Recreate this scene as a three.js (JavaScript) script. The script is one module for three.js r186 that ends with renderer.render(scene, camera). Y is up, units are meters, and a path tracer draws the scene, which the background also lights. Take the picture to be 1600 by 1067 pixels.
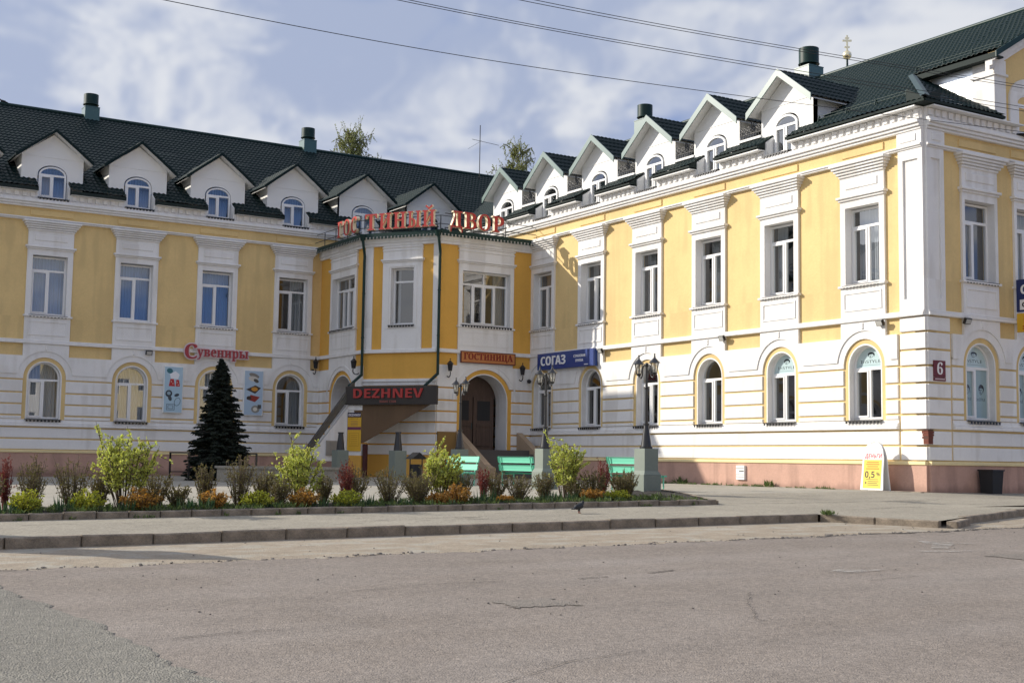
import * as THREE from 'three';
import { FontLoader } from 'three/addons/loaders/FontLoader.js';
import { TextGeometry } from 'three/addons/geometries/TextGeometry.js';
import { MarchingCubes } from 'three/addons/objects/MarchingCubes.js';

// ------------------------------------------------------------------ camera, sky, sun, exposure
const scene = new THREE.Scene();
const camera = new THREE.PerspectiveCamera(29.47, 1024 / 682, 0.1, 2000);
{
  const yaw = 31.885 * Math.PI / 180, pitch = 5.269 * Math.PI / 180, roll = 0.844 * Math.PI / 180;
  const f = new THREE.Vector3(Math.sin(yaw) * Math.cos(pitch), Math.sin(pitch), -Math.cos(yaw) * Math.cos(pitch));
  const r0 = new THREE.Vector3().crossVectors(f, new THREE.Vector3(0, 1, 0)).normalize();
  const u0 = new THREE.Vector3().crossVectors(r0, f);
  const r = r0.clone().multiplyScalar(Math.cos(roll)).addScaledVector(u0, Math.sin(roll));
  const u = u0.clone().multiplyScalar(Math.cos(roll)).addScaledVector(r0, -Math.sin(roll));
  camera.quaternion.setFromRotationMatrix(new THREE.Matrix4().makeBasis(r, u, f.clone().negate()));
  camera.position.set(-28.872, 0.72, 24.485);
}
scene.add(camera);
const SUN = new THREE.Vector3(-1, 0.71, -1.0).normalize();
const sun = new THREE.DirectionalLight(new THREE.Color(1, 0.92, 0.79), 5.0);
sun.position.copy(SUN).multiplyScalar(90).add(new THREE.Vector3(-12, 0, -8));
sun.target.position.set(-12, 0, -8);
sun.castShadow = true;
sun.shadow.mapSize.set(4096, 4096);
Object.assign(sun.shadow.camera, { left: -50, right: 50, top: 40, bottom: -40, near: 1, far: 220 });
scene.add(sun, sun.target);
const EXPOSURE = 1.12;

// ------------------------------------------------------------------ numbers and noise
function rng(seed) { let s = seed >>> 0; return () => { s = (s + 0x6D2B79F5) | 0; let t = Math.imul(s ^ (s >>> 15), 1 | s); t = (t + Math.imul(t ^ (t >>> 7), 61 | t)) ^ t; return ((t ^ (t >>> 14)) >>> 0) / 4294967296; }; }
function lattice(seed) { const r = rng(seed), p = new Float32Array(65536); for (let i = 0; i < 65536; i++) p[i] = r() * 2 - 1; return p; }
const LAT = lattice(7);
function vnoise(x, y, per, off = 0) {             // value noise that repeats every per cells
  const xi = Math.floor(x), yi = Math.floor(y), fx = x - xi, fy = y - yi;
  const u = fx * fx * (3 - 2 * fx), v = fy * fy * (3 - 2 * fy);
  const a = ((xi % per) + per) % per, b = (a + 1) % per, c = ((yi % per) + per) % per, d = (c + 1) % per;
  const h = (i, j) => LAT[(i * 251 + j * 7919 + off * 3571) & 65535];
  return (h(a, c) * (1 - u) + h(b, c) * u) * (1 - v) + (h(a, d) * (1 - u) + h(b, d) * u) * v;
}
function fbm(x, y, per, oct, off = 0, gain = 0.5) { let s = 0, a = 1, n = 0; for (let o = 0; o < oct; o++) { s += a * vnoise(x, y, per, off + o); n += a; a *= gain; x *= 2; y *= 2; per *= 2; } return s / n; }
const clamp = (x, a = 0, b = 1) => Math.min(b, Math.max(a, x));
const sm = (a, b, x) => { const t = clamp((x - a) / (b - a)); return t * t * (3 - 2 * t); };
const toS = (c) => c <= 0.0031308 ? 12.92 * c : 1.055 * Math.pow(c, 1 / 2.4) - 0.055;

// the sky: broken cloud over blue, brighter towards the sun
function makeSky() {
  const W = 2048, H = 1024, d = new Float32Array(W * H * 4);
  const dir = new THREE.Vector3();
  for (let j = 0; j < H; j++) {
    const el = ((j + 0.5) / H - 0.5) * Math.PI;
    for (let i = 0; i < W; i++) {
      const az = ((i + 0.5) / W - 0.5) * 2 * Math.PI;
      dir.set(Math.cos(el) * Math.cos(az), Math.sin(el), Math.cos(el) * Math.sin(az));
      const k = (j * W + i) * 4, y = dir.y;
      const g = Math.max(0, dir.dot(SUN));
      const h = Math.max(y, 0);
      const hz = Math.exp(-h * 6) * (0.55 + 0.45 * dir.dot(SUN)); let r = 0.32 + 0.55 * hz, gg = 0.57 + 0.46 * hz, b = 1.25 + 0.22 * hz;
      if (y > -0.02) {
        const q = 1 / (h + 0.22), px = dir.x * q * 3.1 + 20, pz = dir.z * q * 3.1 + 20;
        const w1 = fbm(px * 0.8 + 5, pz * 0.8, 4096, 3, 3) * 0.7, w2 = fbm(px * 0.8, pz * 0.8 + 9, 4096, 3, 5) * 0.7;
        const n = fbm(px * 0.9 + w1, pz * 0.9 + w2, 4096, 7, 11, 0.6);
        const open = 0.62 * sm(0.15, -0.8, dir.dot(SUN)), cover = sm(-0.74 + open, -0.26 + open, n);
        const m = fbm(px * 1.25 + w2 * 1.2 + 3, pz * 1.25 + w1 * 1.2, 4096, 8, 23, 0.66);
        const lit = sm(-0.26, 0.30, -m + 0.2 * n);
        const cr = 0.92 + 0.82 * lit, cg = 1.06 + 0.72 * lit, cb = 1.42 + 0.44 * lit;
        const a = cover * 0.93 * sm(-0.02, 0.03, y);
        r += (cr - r) * a; gg += (cg - gg) * a; b += (cb - b) * a;
      } else { r = 0.42; gg = 0.40; b = 0.37; }
      const glow = 1 + 0.35 * Math.pow(g, 5) + 2.2 * Math.pow(g, 24);
      const s = SKY * (y > -0.02 ? glow : 1);
      d[k] = r * s; d[k + 1] = gg * s; d[k + 2] = b * s; d[k + 3] = 1;
    }
  }
  const t = new THREE.DataTexture(d, W, H, THREE.RGBAFormat, THREE.FloatType);
  t.mapping = THREE.EquirectangularReflectionMapping; t.magFilter = THREE.LinearFilter; t.needsUpdate = true;
  return t;
}
const SKY = 0.40;
const sky = makeSky();
scene.background = sky; scene.environment = sky;

// ------------------------------------------------------------------ geometry helpers
const V = (x, y, z) => new THREE.Vector3(x, y, z);
function merge(list) {                              // joins geometries; uv in metres by the side each face looks to
  const gs = list.flat(9).map(g => g.index ? g.toNonIndexed() : g);
  let n = 0; for (const g of gs) n += g.attributes.position.count;
  const p = new Float32Array(n * 3), m = new Float32Array(n * 3), uv = new Float32Array(n * 2);
  let o = 0;
  for (const g of gs) {
    if (!g.attributes.normal) g.computeVertexNormals();
    p.set(g.attributes.position.array.subarray(0, g.attributes.position.count * 3), o * 3);
    m.set(g.attributes.normal.array.subarray(0, g.attributes.position.count * 3), o * 3); o += g.attributes.position.count;
  }
  for (let i = 0; i < n; i++) {
    const ax = Math.abs(m[i * 3]), ay = Math.abs(m[i * 3 + 1]), az = Math.abs(m[i * 3 + 2]);
    const x = p[i * 3], y = p[i * 3 + 1], z = p[i * 3 + 2];
    if (ay > ax && ay > az) { uv[i * 2] = x; uv[i * 2 + 1] = z; } else if (ax > az) { uv[i * 2] = z; uv[i * 2 + 1] = y; } else { uv[i * 2] = x; uv[i * 2 + 1] = y; }
  }
  const g = new THREE.BufferGeometry();
  g.setAttribute('position', new THREE.BufferAttribute(p, 3)); g.setAttribute('normal', new THREE.BufferAttribute(m, 3)); g.setAttribute('uv', new THREE.BufferAttribute(uv, 2));
  return g;
}
const bx = (x0, x1, y0, y1, z0, z1) => new THREE.BoxGeometry(x1 - x0, y1 - y0, z1 - z0).translate((x0 + x1) / 2, (y0 + y1) / 2, (z0 + z1) / 2);
function tri3(pts, faces) {                         // a solid from points and faces (fans)
  const a = [];
  for (const f of faces) for (let i = 1; i + 1 < f.length; i++) for (const k of [f[0], f[i], f[i + 1]]) a.push(...pts[k]);
  const g = new THREE.BufferGeometry(); g.setAttribute('position', new THREE.Float32BufferAttribute(a, 3)); g.computeVertexNormals(); return g;
}
function block(x0, x1, y0, y1, z0, z1, c = 0.014) {   // box whose front edges are chamfered
  const P = [[x0, y0, z0], [x1, y0, z0], [x1, y1, z0], [x0, y1, z0], [x0, y0, z1 - c], [x1, y0, z1 - c], [x1, y1, z1 - c], [x0, y1, z1 - c], [x0 + c, y0 + c, z1], [x1 - c, y0 + c, z1], [x1 - c, y1 - c, z1], [x0 + c, y1 - c, z1]];
  return tri3(P, [[8, 9, 10, 11], [4, 5, 9, 8], [5, 6, 10, 9], [6, 7, 11, 10], [7, 4, 8, 11], [0, 1, 5, 4], [1, 2, 6, 5], [2, 3, 7, 6], [3, 0, 4, 7]]);
}
function ex(shape, z0, z1, seg = 14) { return new THREE.ExtrudeGeometry(shape, { depth: z1 - z0, bevelEnabled: false, curveSegments: seg }).translate(0, 0, z0); }
function poly(pts) { const s = new THREE.Shape(); pts.forEach(([x, y], i) => i ? s.lineTo(x, y) : s.moveTo(x, y)); s.closePath(); return s; }
const rectPath = (x0, x1, y0, y1, C = THREE.Path) => { const s = new C(); s.moveTo(x0, y0); s.lineTo(x1, y0); s.lineTo(x1, y1); s.lineTo(x0, y1); s.closePath(); return s; };
function archPath(c, r, y0, ys, ry = r, C = THREE.Path, seg = 20) { const s = new C(); s.moveTo(c - r, y0); s.lineTo(c + r, y0); for (let i = 0; i <= seg; i++) { const t = Math.PI * i / seg; s.lineTo(c + r * Math.cos(t), ys + ry * Math.sin(t)); } s.closePath(); return s; }
function tube(pts, r, seg = 6, n = null, taper = null) {
  const c = new THREE.CatmullRomCurve3(pts.map(p => p.isVector3 ? p : V(...p)));
  const g = new THREE.TubeGeometry(c, n || Math.max(2, pts.length * 3), r, seg, false);
  return g;
}
function rod(a, b, r0, r1 = r0, seg = 6) { a = a.isVector3 ? a : V(...a); b = b.isVector3 ? b : V(...b); const d = b.clone().sub(a), L = d.length(); const g = new THREE.CylinderGeometry(r1, r0, L, seg, 1).translate(0, L / 2, 0); g.applyQuaternion(new THREE.Quaternion().setFromUnitVectors(V(0, 1, 0), d.normalize())); return g.translate(a.x, a.y, a.z); }

// ------------------------------------------------------------------ object helpers
const used = {};
function numbered(n) { const k = used[n] = (used[n] ?? -1) + 1; return k ? `${n}_${String(k).padStart(3, '0')}` : n; }
function mesh(name, geos, mat, parent) { const m = new THREE.Mesh(Array.isArray(geos) ? merge(geos) : geos, mat); m.name = numbered(name); m.castShadow = m.receiveShadow = true; if (parent) parent.add(m); return m; }
function tag(o, label, category, group, kind) { if (label) o.userData.label = label; if (category) o.userData.category = category; if (group) o.userData.group = group; if (kind) o.userData.kind = kind; return o; }
function thing(name, label, category, [x, y, z] = [0, 0, 0], turn = 0, group) { const o = new THREE.Group(); o.name = numbered(name); o.position.set(x, y, z); o.rotation.y = turn; scene.add(o); return tag(o, label, category, group); }
function struct(name, geos, mat) { const m = mesh(name, geos, mat, scene); m.userData.kind = 'structure'; return m; }
function copy(root, [x, y, z], turn, label) { const c = root.clone(); c.name = numbered(root.name.replace(/_\d{3}$/, '')); c.position.set(x, y, z); c.rotation.y = turn; c.userData = { ...root.userData, label }; c.traverse(o => { if (o !== c) o.userData = { ...o.userData }; }); scene.add(c); return c; }

// ------------------------------------------------------------------ textures and materials
function tex(N, metres, fn, linear = false) {
  const d = new Uint8Array(N * N * 4);
  for (let j = 0; j < N; j++) for (let i = 0; i < N; i++) {
    const c = fn(i / N, j / N), k = (j * N + i) * 4;
    for (let q = 0; q < 3; q++) d[k + q] = 255 * clamp(linear ? c[q] : toS(c[q])); d[k + 3] = 255;
  }
  const t = new THREE.DataTexture(d, N, N); t.wrapS = t.wrapT = THREE.RepeatWrapping; t.magFilter = THREE.LinearFilter; t.minFilter = THREE.LinearMipmapLinearFilter; t.generateMipmaps = true;
  t.repeat.set(1 / metres, 1 / metres); if (!linear) t.colorSpace = THREE.SRGBColorSpace; t.needsUpdate = true; return t;
}
const std = (c, rough = 0.8, o = {}) => new THREE.MeshStandardMaterial({ color: new THREE.Color().setRGB(...c), roughness: rough, ...o });
const phys = (c, rough = 0.8, o = {}) => new THREE.MeshPhysicalMaterial({ color: new THREE.Color().setRGB(...c), roughness: rough, ...o });
function stucco(col, seed, amt = 0.06, dirt = [0.55, 0.5, 0.42], dirtAmt = 0.12, splash = 0) {
  return tex(512, 6, (u, v) => {
    const n = fbm(u * 8, v * 8, 8, 5, seed), f = fbm(u * 128, v * 128, 128, 2, seed + 9), st = fbm(u * 24, v * 2, 24, 3, seed + 17), b = fbm(u * 4, v * 4, 4, 4, seed + 31);
    const k = 1 + amt * n + amt * 0.5 * f, hgt = v > 0.7 ? (v - 1) * 6 : v * 6, w = Math.min(0.9, dirtAmt * sm(0.0, 0.45, st * 0.6 + b * 0.6) + splash * 0.75 * sm(0.30 + 0.25 * fbm(u * 30, v * 8, 30, 3, seed + 40), -0.02, hgt));
    return [0, 1, 2].map(i => col[i] * k * (1 - w) + col[i] * dirt[i] * w);
  });
}
const bumpTex = tex(512, 1.2, (u, v) => { const n = 0.5 + 0.5 * fbm(u * 64, v * 64, 64, 3, 40); return [n, n, n]; }, true);
const white = [1, 1, 1];
const M = {};
M.white = std(white, 0.9, { map: stucco([0.80, 0.79, 0.78], 50, 0.05, [0.60, 0.56, 0.50], 0.30), bumpMap: bumpTex, bumpScale: 0.004 });
M.yellow = std(white, 0.9, { map: stucco([0.72, 0.53, 0.245], 60, 0.09, [0.78, 0.78, 0.80], 0.45), bumpMap: bumpTex, bumpScale: 0.005 });
M.ochre = std(white, 0.9, { map: stucco([0.72, 0.40, 0.08], 70, 0.06, [0.8, 0.78, 0.75], 0.25), bumpMap: bumpTex, bumpScale: 0.005 });
M.pink = std(white, 0.9, { map: stucco([0.53, 0.33, 0.26], 80, 0.10, [0.5, 0.5, 0.5], 0.4, 1), bumpMap: bumpTex, bumpScale: 0.006 });
M.cream = std(white, 0.9, { map: stucco([0.82, 0.68, 0.38], 85, 0.05) });
M.beige = std(white, 0.85, { map: stucco([0.42, 0.31, 0.21], 90, 0.10, [0.5, 0.5, 0.5], 0.4) });
M.trimWhite = std([0.80, 0.80, 0.79], 0.6);
M.pvc = phys([0.82, 0.82, 0.82], 0.35, { clearcoat: 0.2 });
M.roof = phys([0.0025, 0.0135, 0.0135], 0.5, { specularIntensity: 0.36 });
M.green = phys([0.006, 0.03, 0.026], 0.45, { specularIntensity: 0.6 });
M.eave = std([0.006, 0.016, 0.015], 0.8);
M.glareGreen = phys([0.03, 0.10, 0.09], 0.42, { clearcoat: 0.8, clearcoatRoughness: 0.34 });  // paler sunlit copy of the green, for right-wing bargeboards and chimney shafts
M.flash = phys([0.05, 0.09, 0.09], 0.45, { metalness: 0.6 });
M.sheet = phys([0.78, 0.80, 0.80], 0.32, { metalness: 0.55 });
M.black = phys([0.012, 0.012, 0.014], 0.4, { clearcoat: 0.3 });
M.dark = std([0.02, 0.02, 0.022], 0.7);
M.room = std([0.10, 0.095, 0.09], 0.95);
M.glass = phys([0.86, 0.90, 0.92], 0.0, { transmission: 1, thickness: 0, ior: 2.3 });
M.curtain = phys([0.66, 0.67, 0.70], 0.95, { transmission: 0.25, thickness: 0 });
M.curtainBlueSkyTint = phys([0.20, 0.36, 0.66], 0.95, { transmission: 0.2, thickness: 0 });  // blue cloth, its tint also standing in for sky reflected in the panes
M.curtainGrey = phys([0.46, 0.47, 0.48], 0.95, { transmission: 0.2, thickness: 0 });
M.lampGlass = phys([0.85, 0.84, 0.80], 0.25, { transmission: 0.75, thickness: 0, ior: 1.5 });
M.pedestal = std(white, 0.85, { map: stucco([0.20, 0.23, 0.20], 95, 0.10, [0.5, 0.5, 0.5], 0.4) });
M.mint = phys([0.16, 0.56, 0.40], 0.5, { clearcoat: 0.2 });
M.soil = std(white, 1, { map: tex(512, 2, (u, v) => { const n = fbm(u * 32, v * 32, 32, 4, 100), b = fbm(u * 4, v * 4, 4, 3, 104); const k = 0.035 * (1 + 0.7 * n + 0.3 * b); return [k * 1.1, k * 0.95, k * 0.8]; }), bumpMap: bumpTex, bumpScale: 0.05 });
M.wood = std(white, 0.7, { map: tex(256, 1.2, (u, v) => { const n = fbm(u * 40, v * 3, 40, 3, 110); const k = 1 + 0.3 * n; return [0.095 * k, 0.06 * k, 0.045 * k]; }) });
M.brown = std(white, 0.8, { map: stucco([0.14, 0.085, 0.045], 115, 0.1, [0.5, 0.5, 0.5], 0.3) });
const asph = (base, seed, warm) => tex(1024, 7, (u, v) => {
  const f = fbm(u * 256, v * 256, 256, 2, seed), m = fbm(u * 24, v * 24, 24, 4, seed + 5), b = fbm(u * 4, v * 4, 4, 4, seed + 11), sp = fbm(u * 400, v * 400, 400, 1, seed + 3);
  const k = base * (1 + 0.26 * f + 0.10 * m + 0.14 * b + (sp > 0.62 ? 0.25 : 0) - (sp < -0.7 ? 0.25 : 0));
  return [k * warm[0], k * warm[1], k * warm[2]];
});
const grit = tex(512, 1.6, (u, v) => { const n = 0.5 + 0.35 * fbm(u * 180, v * 180, 180, 2, 130) + 0.2 * fbm(u * 20, v * 20, 20, 3, 133); return [n, n, n]; }, true);
M.road = std(white, 0.92, { map: tex(2048, 12, (u, v) => { const f = fbm(u * 440, v * 440, 440, 2, 140), m = fbm(u * 40, v * 40, 40, 3, 145), b = fbm(u * 5, v * 5, 5, 3, 151), st = fbm(u * 3, v * 22, 22, 3, 157), sp = vnoise(u * 700, v * 700, 700, 143); const tz = v * 12, tr = Math.max(0, 1 - Math.abs(tz - 0.55) / 0.28) + Math.max(0, 1 - Math.abs(tz - 2.35) / 0.3) + Math.max(0, 1 - Math.abs(tz - 4.6) / 0.4); const k = 0.207 * (1 - 0.11 * tr * (0.7 + 0.6 * st)) * (1 + 0.30 * f + 0.10 * m + 0.12 * b + 0.10 * st + (sp > 0.72 ? 0.3 : 0) - (sp < -0.78 ? 0.3 : 0)), q = 0.5 + 0.5 * clamp(b + st, -1, 1); return [k * 1.07, k * (0.90 + 0.03 * q), k * (0.76 + 0.06 * q)]; }), bumpMap: grit, bumpScale: 0.012 });
M.patch = std(white, 0.95, { map: asph(0.185, 150, [1.15, 1.09, 0.94]), bumpMap: grit, bumpScale: 0.03 });
M.verge = std(white, 1, { map: tex(1024, 5, (u, v) => { const f = fbm(u * 200, v * 200, 200, 2, 160), m = fbm(u * 16, v * 16, 16, 4, 165), st = fbm(u * 6, v * 40, 40, 3, 169); const k = 0.31 * (1 + 0.2 * f + 0.22 * m + 0.12 * st), q = sm(0, 0.5, m + st); return [k * (1.1 - 0.05 * q), k * (0.92 + 0.03 * q), k * (0.70 + 0.08 * q)]; }), bumpMap: grit, bumpScale: 0.02 });
M.pave = std(white, 0.95, { map: asph(0.27, 170, [1.08, 0.98, 0.79]), bumpMap: grit, bumpScale: 0.012 });
M.court = std(white, 0.95, { map: asph(0.30, 180, [1.08, 1.0, 0.84]), bumpMap: grit, bumpScale: 0.010 });
M.kerb = std(white, 0.95, { map: tex(512, 1.5, (u, v) => { const f = fbm(u * 100, v * 100, 100, 2, 190), m = fbm(u * 8, v * 8, 8, 4, 195); const k = 0.20 * (1 + 0.25 * f + 0.4 * m); return [k * 1.24, k * 1.03, k * 0.80]; }), bumpMap: grit, bumpScale: 0.012 });
const wornTex = tex(512, 2.2, (u, v) => { const n = fbm(u * 10, v * 26, 10, 4, 300) + 0.5 * fbm(u * 90, v * 90, 90, 2, 304); const a = 0.12 + 0.5 * sm(-0.25, 0.5, n); return [a, a, a]; }, true);
M.paint = std([0.42, 0.40, 0.37], 0.95, { alphaMap: wornTex, transparent: true });
M.crack = std([0.05, 0.046, 0.042], 1);
M.ground = std([0.18, 0.19, 0.13], 1);
M.red = phys([0.46, 0.022, 0.012], 0.4, { clearcoat: 0.3 });
M.letterSide = phys([0.80, 0.68, 0.48], 0.45);
M.gold = phys([0.98, 0.86, 0.58], 0.3, { metalness: 0.85 });
M.bark = std([0.10, 0.085, 0.07], 0.95);
M.birchBark = std([0.45, 0.43, 0.40], 0.9);

function canvasTex(w, h, draw) { const c = document.createElement('canvas'); c.width = w; c.height = h; draw(c.getContext('2d'), w, h); const t = new THREE.CanvasTexture(c); t.colorSpace = THREE.SRGBColorSpace; return t; }
function card(name, w, h, mat, parent) { const m = new THREE.Mesh(new THREE.PlaneGeometry(w, h), mat); m.name = numbered(name); m.castShadow = m.receiveShadow = true; parent.add(m); return m; }

// ------------------------------------------------------------------ ground
const pav = (x, z) => 0.09 + 0.0125 * Math.min(x, -3) - 0.05 * sm(-3, 0, x) - 0.03 * Math.max(z, 0);
const rd = (x, z) => pav(x, 6.1) - 0.12 - 0.02 * (z - 6.1);
function sheet(x0, x1, nx, z0, z1, nz, h, zf = null) {      // a strip of ground whose height is h(x, z)
  const p = [], id = [];
  for (let j = 0; j <= nz; j++) for (let i = 0; i <= nx; i++) {
    const x = x0 + (x1 - x0) * i / nx; let a = typeof z0 === 'function' ? z0(x) : z0, b = typeof z1 === 'function' ? z1(x) : z1;
    const z = a + (b - a) * j / nz; p.push(x, h(x, z), z);
  }
  for (let j = 0; j < nz; j++) for (let i = 0; i < nx; i++) { const a = j * (nx + 1) + i, b = a + nx + 1; id.push(a, b, a + 1, a + 1, b, b + 1); }
  const g = new THREE.BufferGeometry(); g.setAttribute('position', new THREE.Float32BufferAttribute(p, 3)); g.setIndex(id); g.computeVertexNormals(); return g;
}
struct('ground', [sheet(-400, 400, 4, -400, 400, 4, () => -2.6)], M.ground);
struct('courtyard', [sheet(-70, -3, 40, -46, 0, 2, pav), sheet(-3, 60, 4, -46, 0, 2, pav)], M.court);
const kerbZ = 6.08;
struct('pavement', [sheet(-70, -10.4, 30, 0, kerbZ - 0.1, 3, pav), sheet(-10.4, -3, 8, 0, 5.4, 3, pav), sheet(-3, 60, 8, 0, 5.4, 3, pav),
  sheet(-10.4, -4.9, 24, 5.4, x => x < -9.3 ? kerbZ - 0.1 + (x + 10.4) * 1.78 : 8.1 - (x + 9.3) * 0.385, 3, pav),
  sheet(-4.9, 60, 10, 5.4, 6.2, 1, pav)], M.pave);
const edge = (x) => 8.95 + 0.10 * fbm(x * 0.9 + 200, 3, 4096, 3, 201) + 0.13 * fbm(x * 5 + 700, 8, 4096, 2, 203);
struct('verge', [sheet(-70, 60, 90, 5.9, 10.2, 4, (x, z) => rd(x, z) - 0.02 - 0.02 * Math.max(0, z - 8))], M.verge);
{
  const near = sheet(-40, 10, 1000, edge, 12, 12, (x, z) => rd(x, z) + 0.004 * fbm(x * 0.7 + 90, z * 0.7 + 90, 4096, 3, 205));
  const lip = sheet(-40, 10, 1000, edge, edge, 1, (x, z) => rd(x, z));
  { const a = lip.attributes.position; for (let i = 0; i < a.count; i++) if (i < 1001) a.setY(i, a.getY(i) - 0.09); lip.computeVertexNormals(); }
  struct('road', [near, lip, sheet(-40, 10, 60, 12, 60, 20, (x, z) => rd(x, z) ), sheet(-90, -40, 20, 8.95, 60, 10, rd), sheet(10, 90, 20, 8.95, 60, 10, rd)], M.road);
}
{
  const pe = (z) => -26.25 + 0.048 * (z - 9) + 0.13 * fbm(z * 1.3 + 40, 7, 4096, 3, 210) + 0.06 * fbm(z * 7 + 40, 3, 4096, 2, 212);
  const p = [], id = []; const n = 240;
  for (let i = 0; i <= n; i++) { const z = 9.4 + 14.6 * i / n, e = pe(z); for (const x of [-60, e - 0.05, e]) p.push(x, rd(x, z) + (x === e ? 0.004 : 0.022), z); }
  for (let i = 0; i < n; i++) for (let k = 0; k < 2; k++) { const a = i * 3 + k; id.push(a, a + 3, a + 1, a + 1, a + 3, a + 4); }
  const g = new THREE.BufferGeometry(); g.setAttribute('position', new THREE.Float32BufferAttribute(p, 3)); g.setIndex(id); g.computeVertexNormals();
  struct('road_patch', [g], M.patch);
}
const repair = std(white, 0.95, { map: asph(0.19, 153, [1.08, 0.95, 0.82]), bumpMap: grit, bumpScale: 0.016 });
function flat(pts, lift) { const s = poly(pts.map(([x, z]) => [x, -z])); const g = new THREE.ShapeGeometry(s); const a = g.attributes.position; for (let i = 0; i < a.count; i++) { const x = a.getX(i), z = -a.getY(i); a.setXYZ(i, x, rd(x, z) + lift, z); } g.computeVertexNormals(); return g; }
{ const wob = (x0, x1, z0, z1, q) => { const P = [], n = 10; for (let i = 0; i < n; i++) P.push([x0 + (x1 - x0) * i / n, z0 + 0.09 * vnoise(i * 0.9 + q, 3, 4096)]); for (let i = 0; i < n; i++) P.push([x1 + 0.09 * vnoise(i * 0.9 + q, 7, 4096), z0 + (z1 - z0) * i / n]); for (let i = 0; i < n; i++) P.push([x1 + (x0 - x1) * i / n, z1 + 0.09 * vnoise(i * 0.9 + q, 11, 4096)]); for (let i = 0; i < n; i++) P.push([x0 + 0.09 * vnoise(i * 0.9 + q, 15, 4096), z1 + (z0 - z1) * i / n]); return P; };
  struct('road_repair', [flat(wob(-22.3, -21.6, 13.6, 14.1, 2), 0.006), flat(wob(-13.5, -10.2, 12.4, 13.1, 6), 0.008)], repair); }
struct('road_marking', [flat([[-12.35, 10.2], [-12.75, 10.75], [-11.9, 11.0]].map(([x, z]) => [x, z]), 0.010), flat([[-13.9, 11.5], [-13.75, 11.75], [-13.0, 11.9], [-13.0, 11.7]], 0.012), flat([[-12.55, 10.7], [-13.3, 11.3], [-13.1, 11.45], [-12.3, 10.9]], 0.012), flat([[-17.2, 13.0], [-16.8, 12.85], [-16.3, 13.15], [-16.9, 13.25]], 0.012)], M.paint);
{
  const r = rng(31), gs = [];
  const crack = (pts, w, jag) => {
    const a = [];
    let prev = null;
    for (let k = 0; k + 1 < pts.length; k++) for (let i = 0; i < 14; i++) {
      const t = i / 14, x = pts[k][0] + (pts[k + 1][0] - pts[k][0]) * t + (r() - 0.5) * jag, z = pts[k][1] + (pts[k + 1][1] - pts[k][1]) * t + (r() - 0.5) * jag, q = w * (0.3 + r());
      if (prev) { const [px, pz, pq] = prev; for (const [X, Z] of [[px, pz - pq], [px, pz + pq], [x, z - q], [x, z - q], [px, pz + pq], [x, z + q]]) a.push(X, rd(X, Z) + 0.009, Z); }
      prev = [x, z, q];
    }
    const g = new THREE.BufferGeometry(); g.setAttribute('position', new THREE.Float32BufferAttribute(a, 3)); g.computeVertexNormals(); gs.push(g);
  };
  crack([[-20.4, 12.33], [-19.9, 12.28]], 0.014, 0.03); crack([[-19.3, 12.2], [-18.75, 12.05]], 0.02, 0.02);
  crack([[-20.74, 15.9], [-20.72, 15.6], [-20.45, 15.3], [-20.0, 14.7], [-19.4, 14.1]], 0.006, 0.05);
  crack([[-25.7, 14.4], [-25.2, 14.3], [-24.7, 14.28]], 0.008, 0.03); crack([[-23.2, 12.3], [-22.2, 12.1], [-21.2, 12.2]], 0.006, 0.05);
  crack([[-17.4, 13.9], [-16.4, 13.8]], 0.006, 0.04); crack([[-24.5, 17.2], [-23.4, 16.6], [-22.6, 16.5]], 0.005, 0.04);
  { const ed = []; for (let x = -26.5; x < -4; x += 0.5) ed.push(x); for (const x of ed) { const rt = x > -15 ? 1 : 0.45; if (r() > rt) continue; const w = (0.010 + 0.030 * r()) * (x > -15 ? 1.3 : 0.7), l = 0.25 + 0.5 * r(); crack([[x, edge(x) + 0.03], [x + l * 0.5, edge(x + l * 0.5) + 0.03], [x + l, edge(x + l) + 0.03]], w, 0.05); } }
  const H0 = rd; const pc = (pts, w, jag) => { const a = []; let prev = null; for (let k = 0; k + 1 < pts.length; k++) for (let i = 0; i < 14; i++) { const t = i / 14, x = pts[k][0] + (pts[k + 1][0] - pts[k][0]) * t + (r() - 0.5) * jag, z = pts[k][1] + (pts[k + 1][1] - pts[k][1]) * t + (r() - 0.5) * jag, q = w * (0.2 + r()); if (prev) { const [px, pz, pq] = prev; for (const [X, Z] of [[px, pz - pq], [px, pz + pq], [x, z - q], [x, z - q], [px, pz + pq], [x, z + q]]) a.push(X, pav(X, Z) + 0.005, Z); } prev = [x, z, q]; } const g = new THREE.BufferGeometry(); g.setAttribute('position', new THREE.Float32BufferAttribute(a, 3)); g.computeVertexNormals(); gs.push(g); };
  for (let i = 0; i < 26; i++) { const x = -26 + 17 * r(), z = 3.5 + 2.2 * r(), l = 0.3 + 0.9 * r(); pc([[x, z], [x + l * 0.5, z + 0.1 * (r() - 0.5)], [x + l, z + 0.2 * (r() - 0.5)]], 0.006 + 0.008 * r(), 0.03); }
  for (let i = 0; i < 16; i++) { const x = -9 + 6 * r(), z = 0.6 + 4.8 * r(), l = 0.5 + 1.4 * r(); pc([[x, z], [x + l * 0.5, z + 0.1 * (r() - 0.5)], [x + l, z + 0.3 * (r() - 0.5)]], 0.006 + 0.01 * r(), 0.03); }
  pc([[-10.2, 3.0], [-8.2, 3.3], [-6.2, 3.4], [-4.2, 3.7]], 0.02, 0.03);
  struct('pavement_crack', [gs.pop(), ...gs.splice(7)], M.crack);
  struct('road_crack', gs, M.crack);
}
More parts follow.
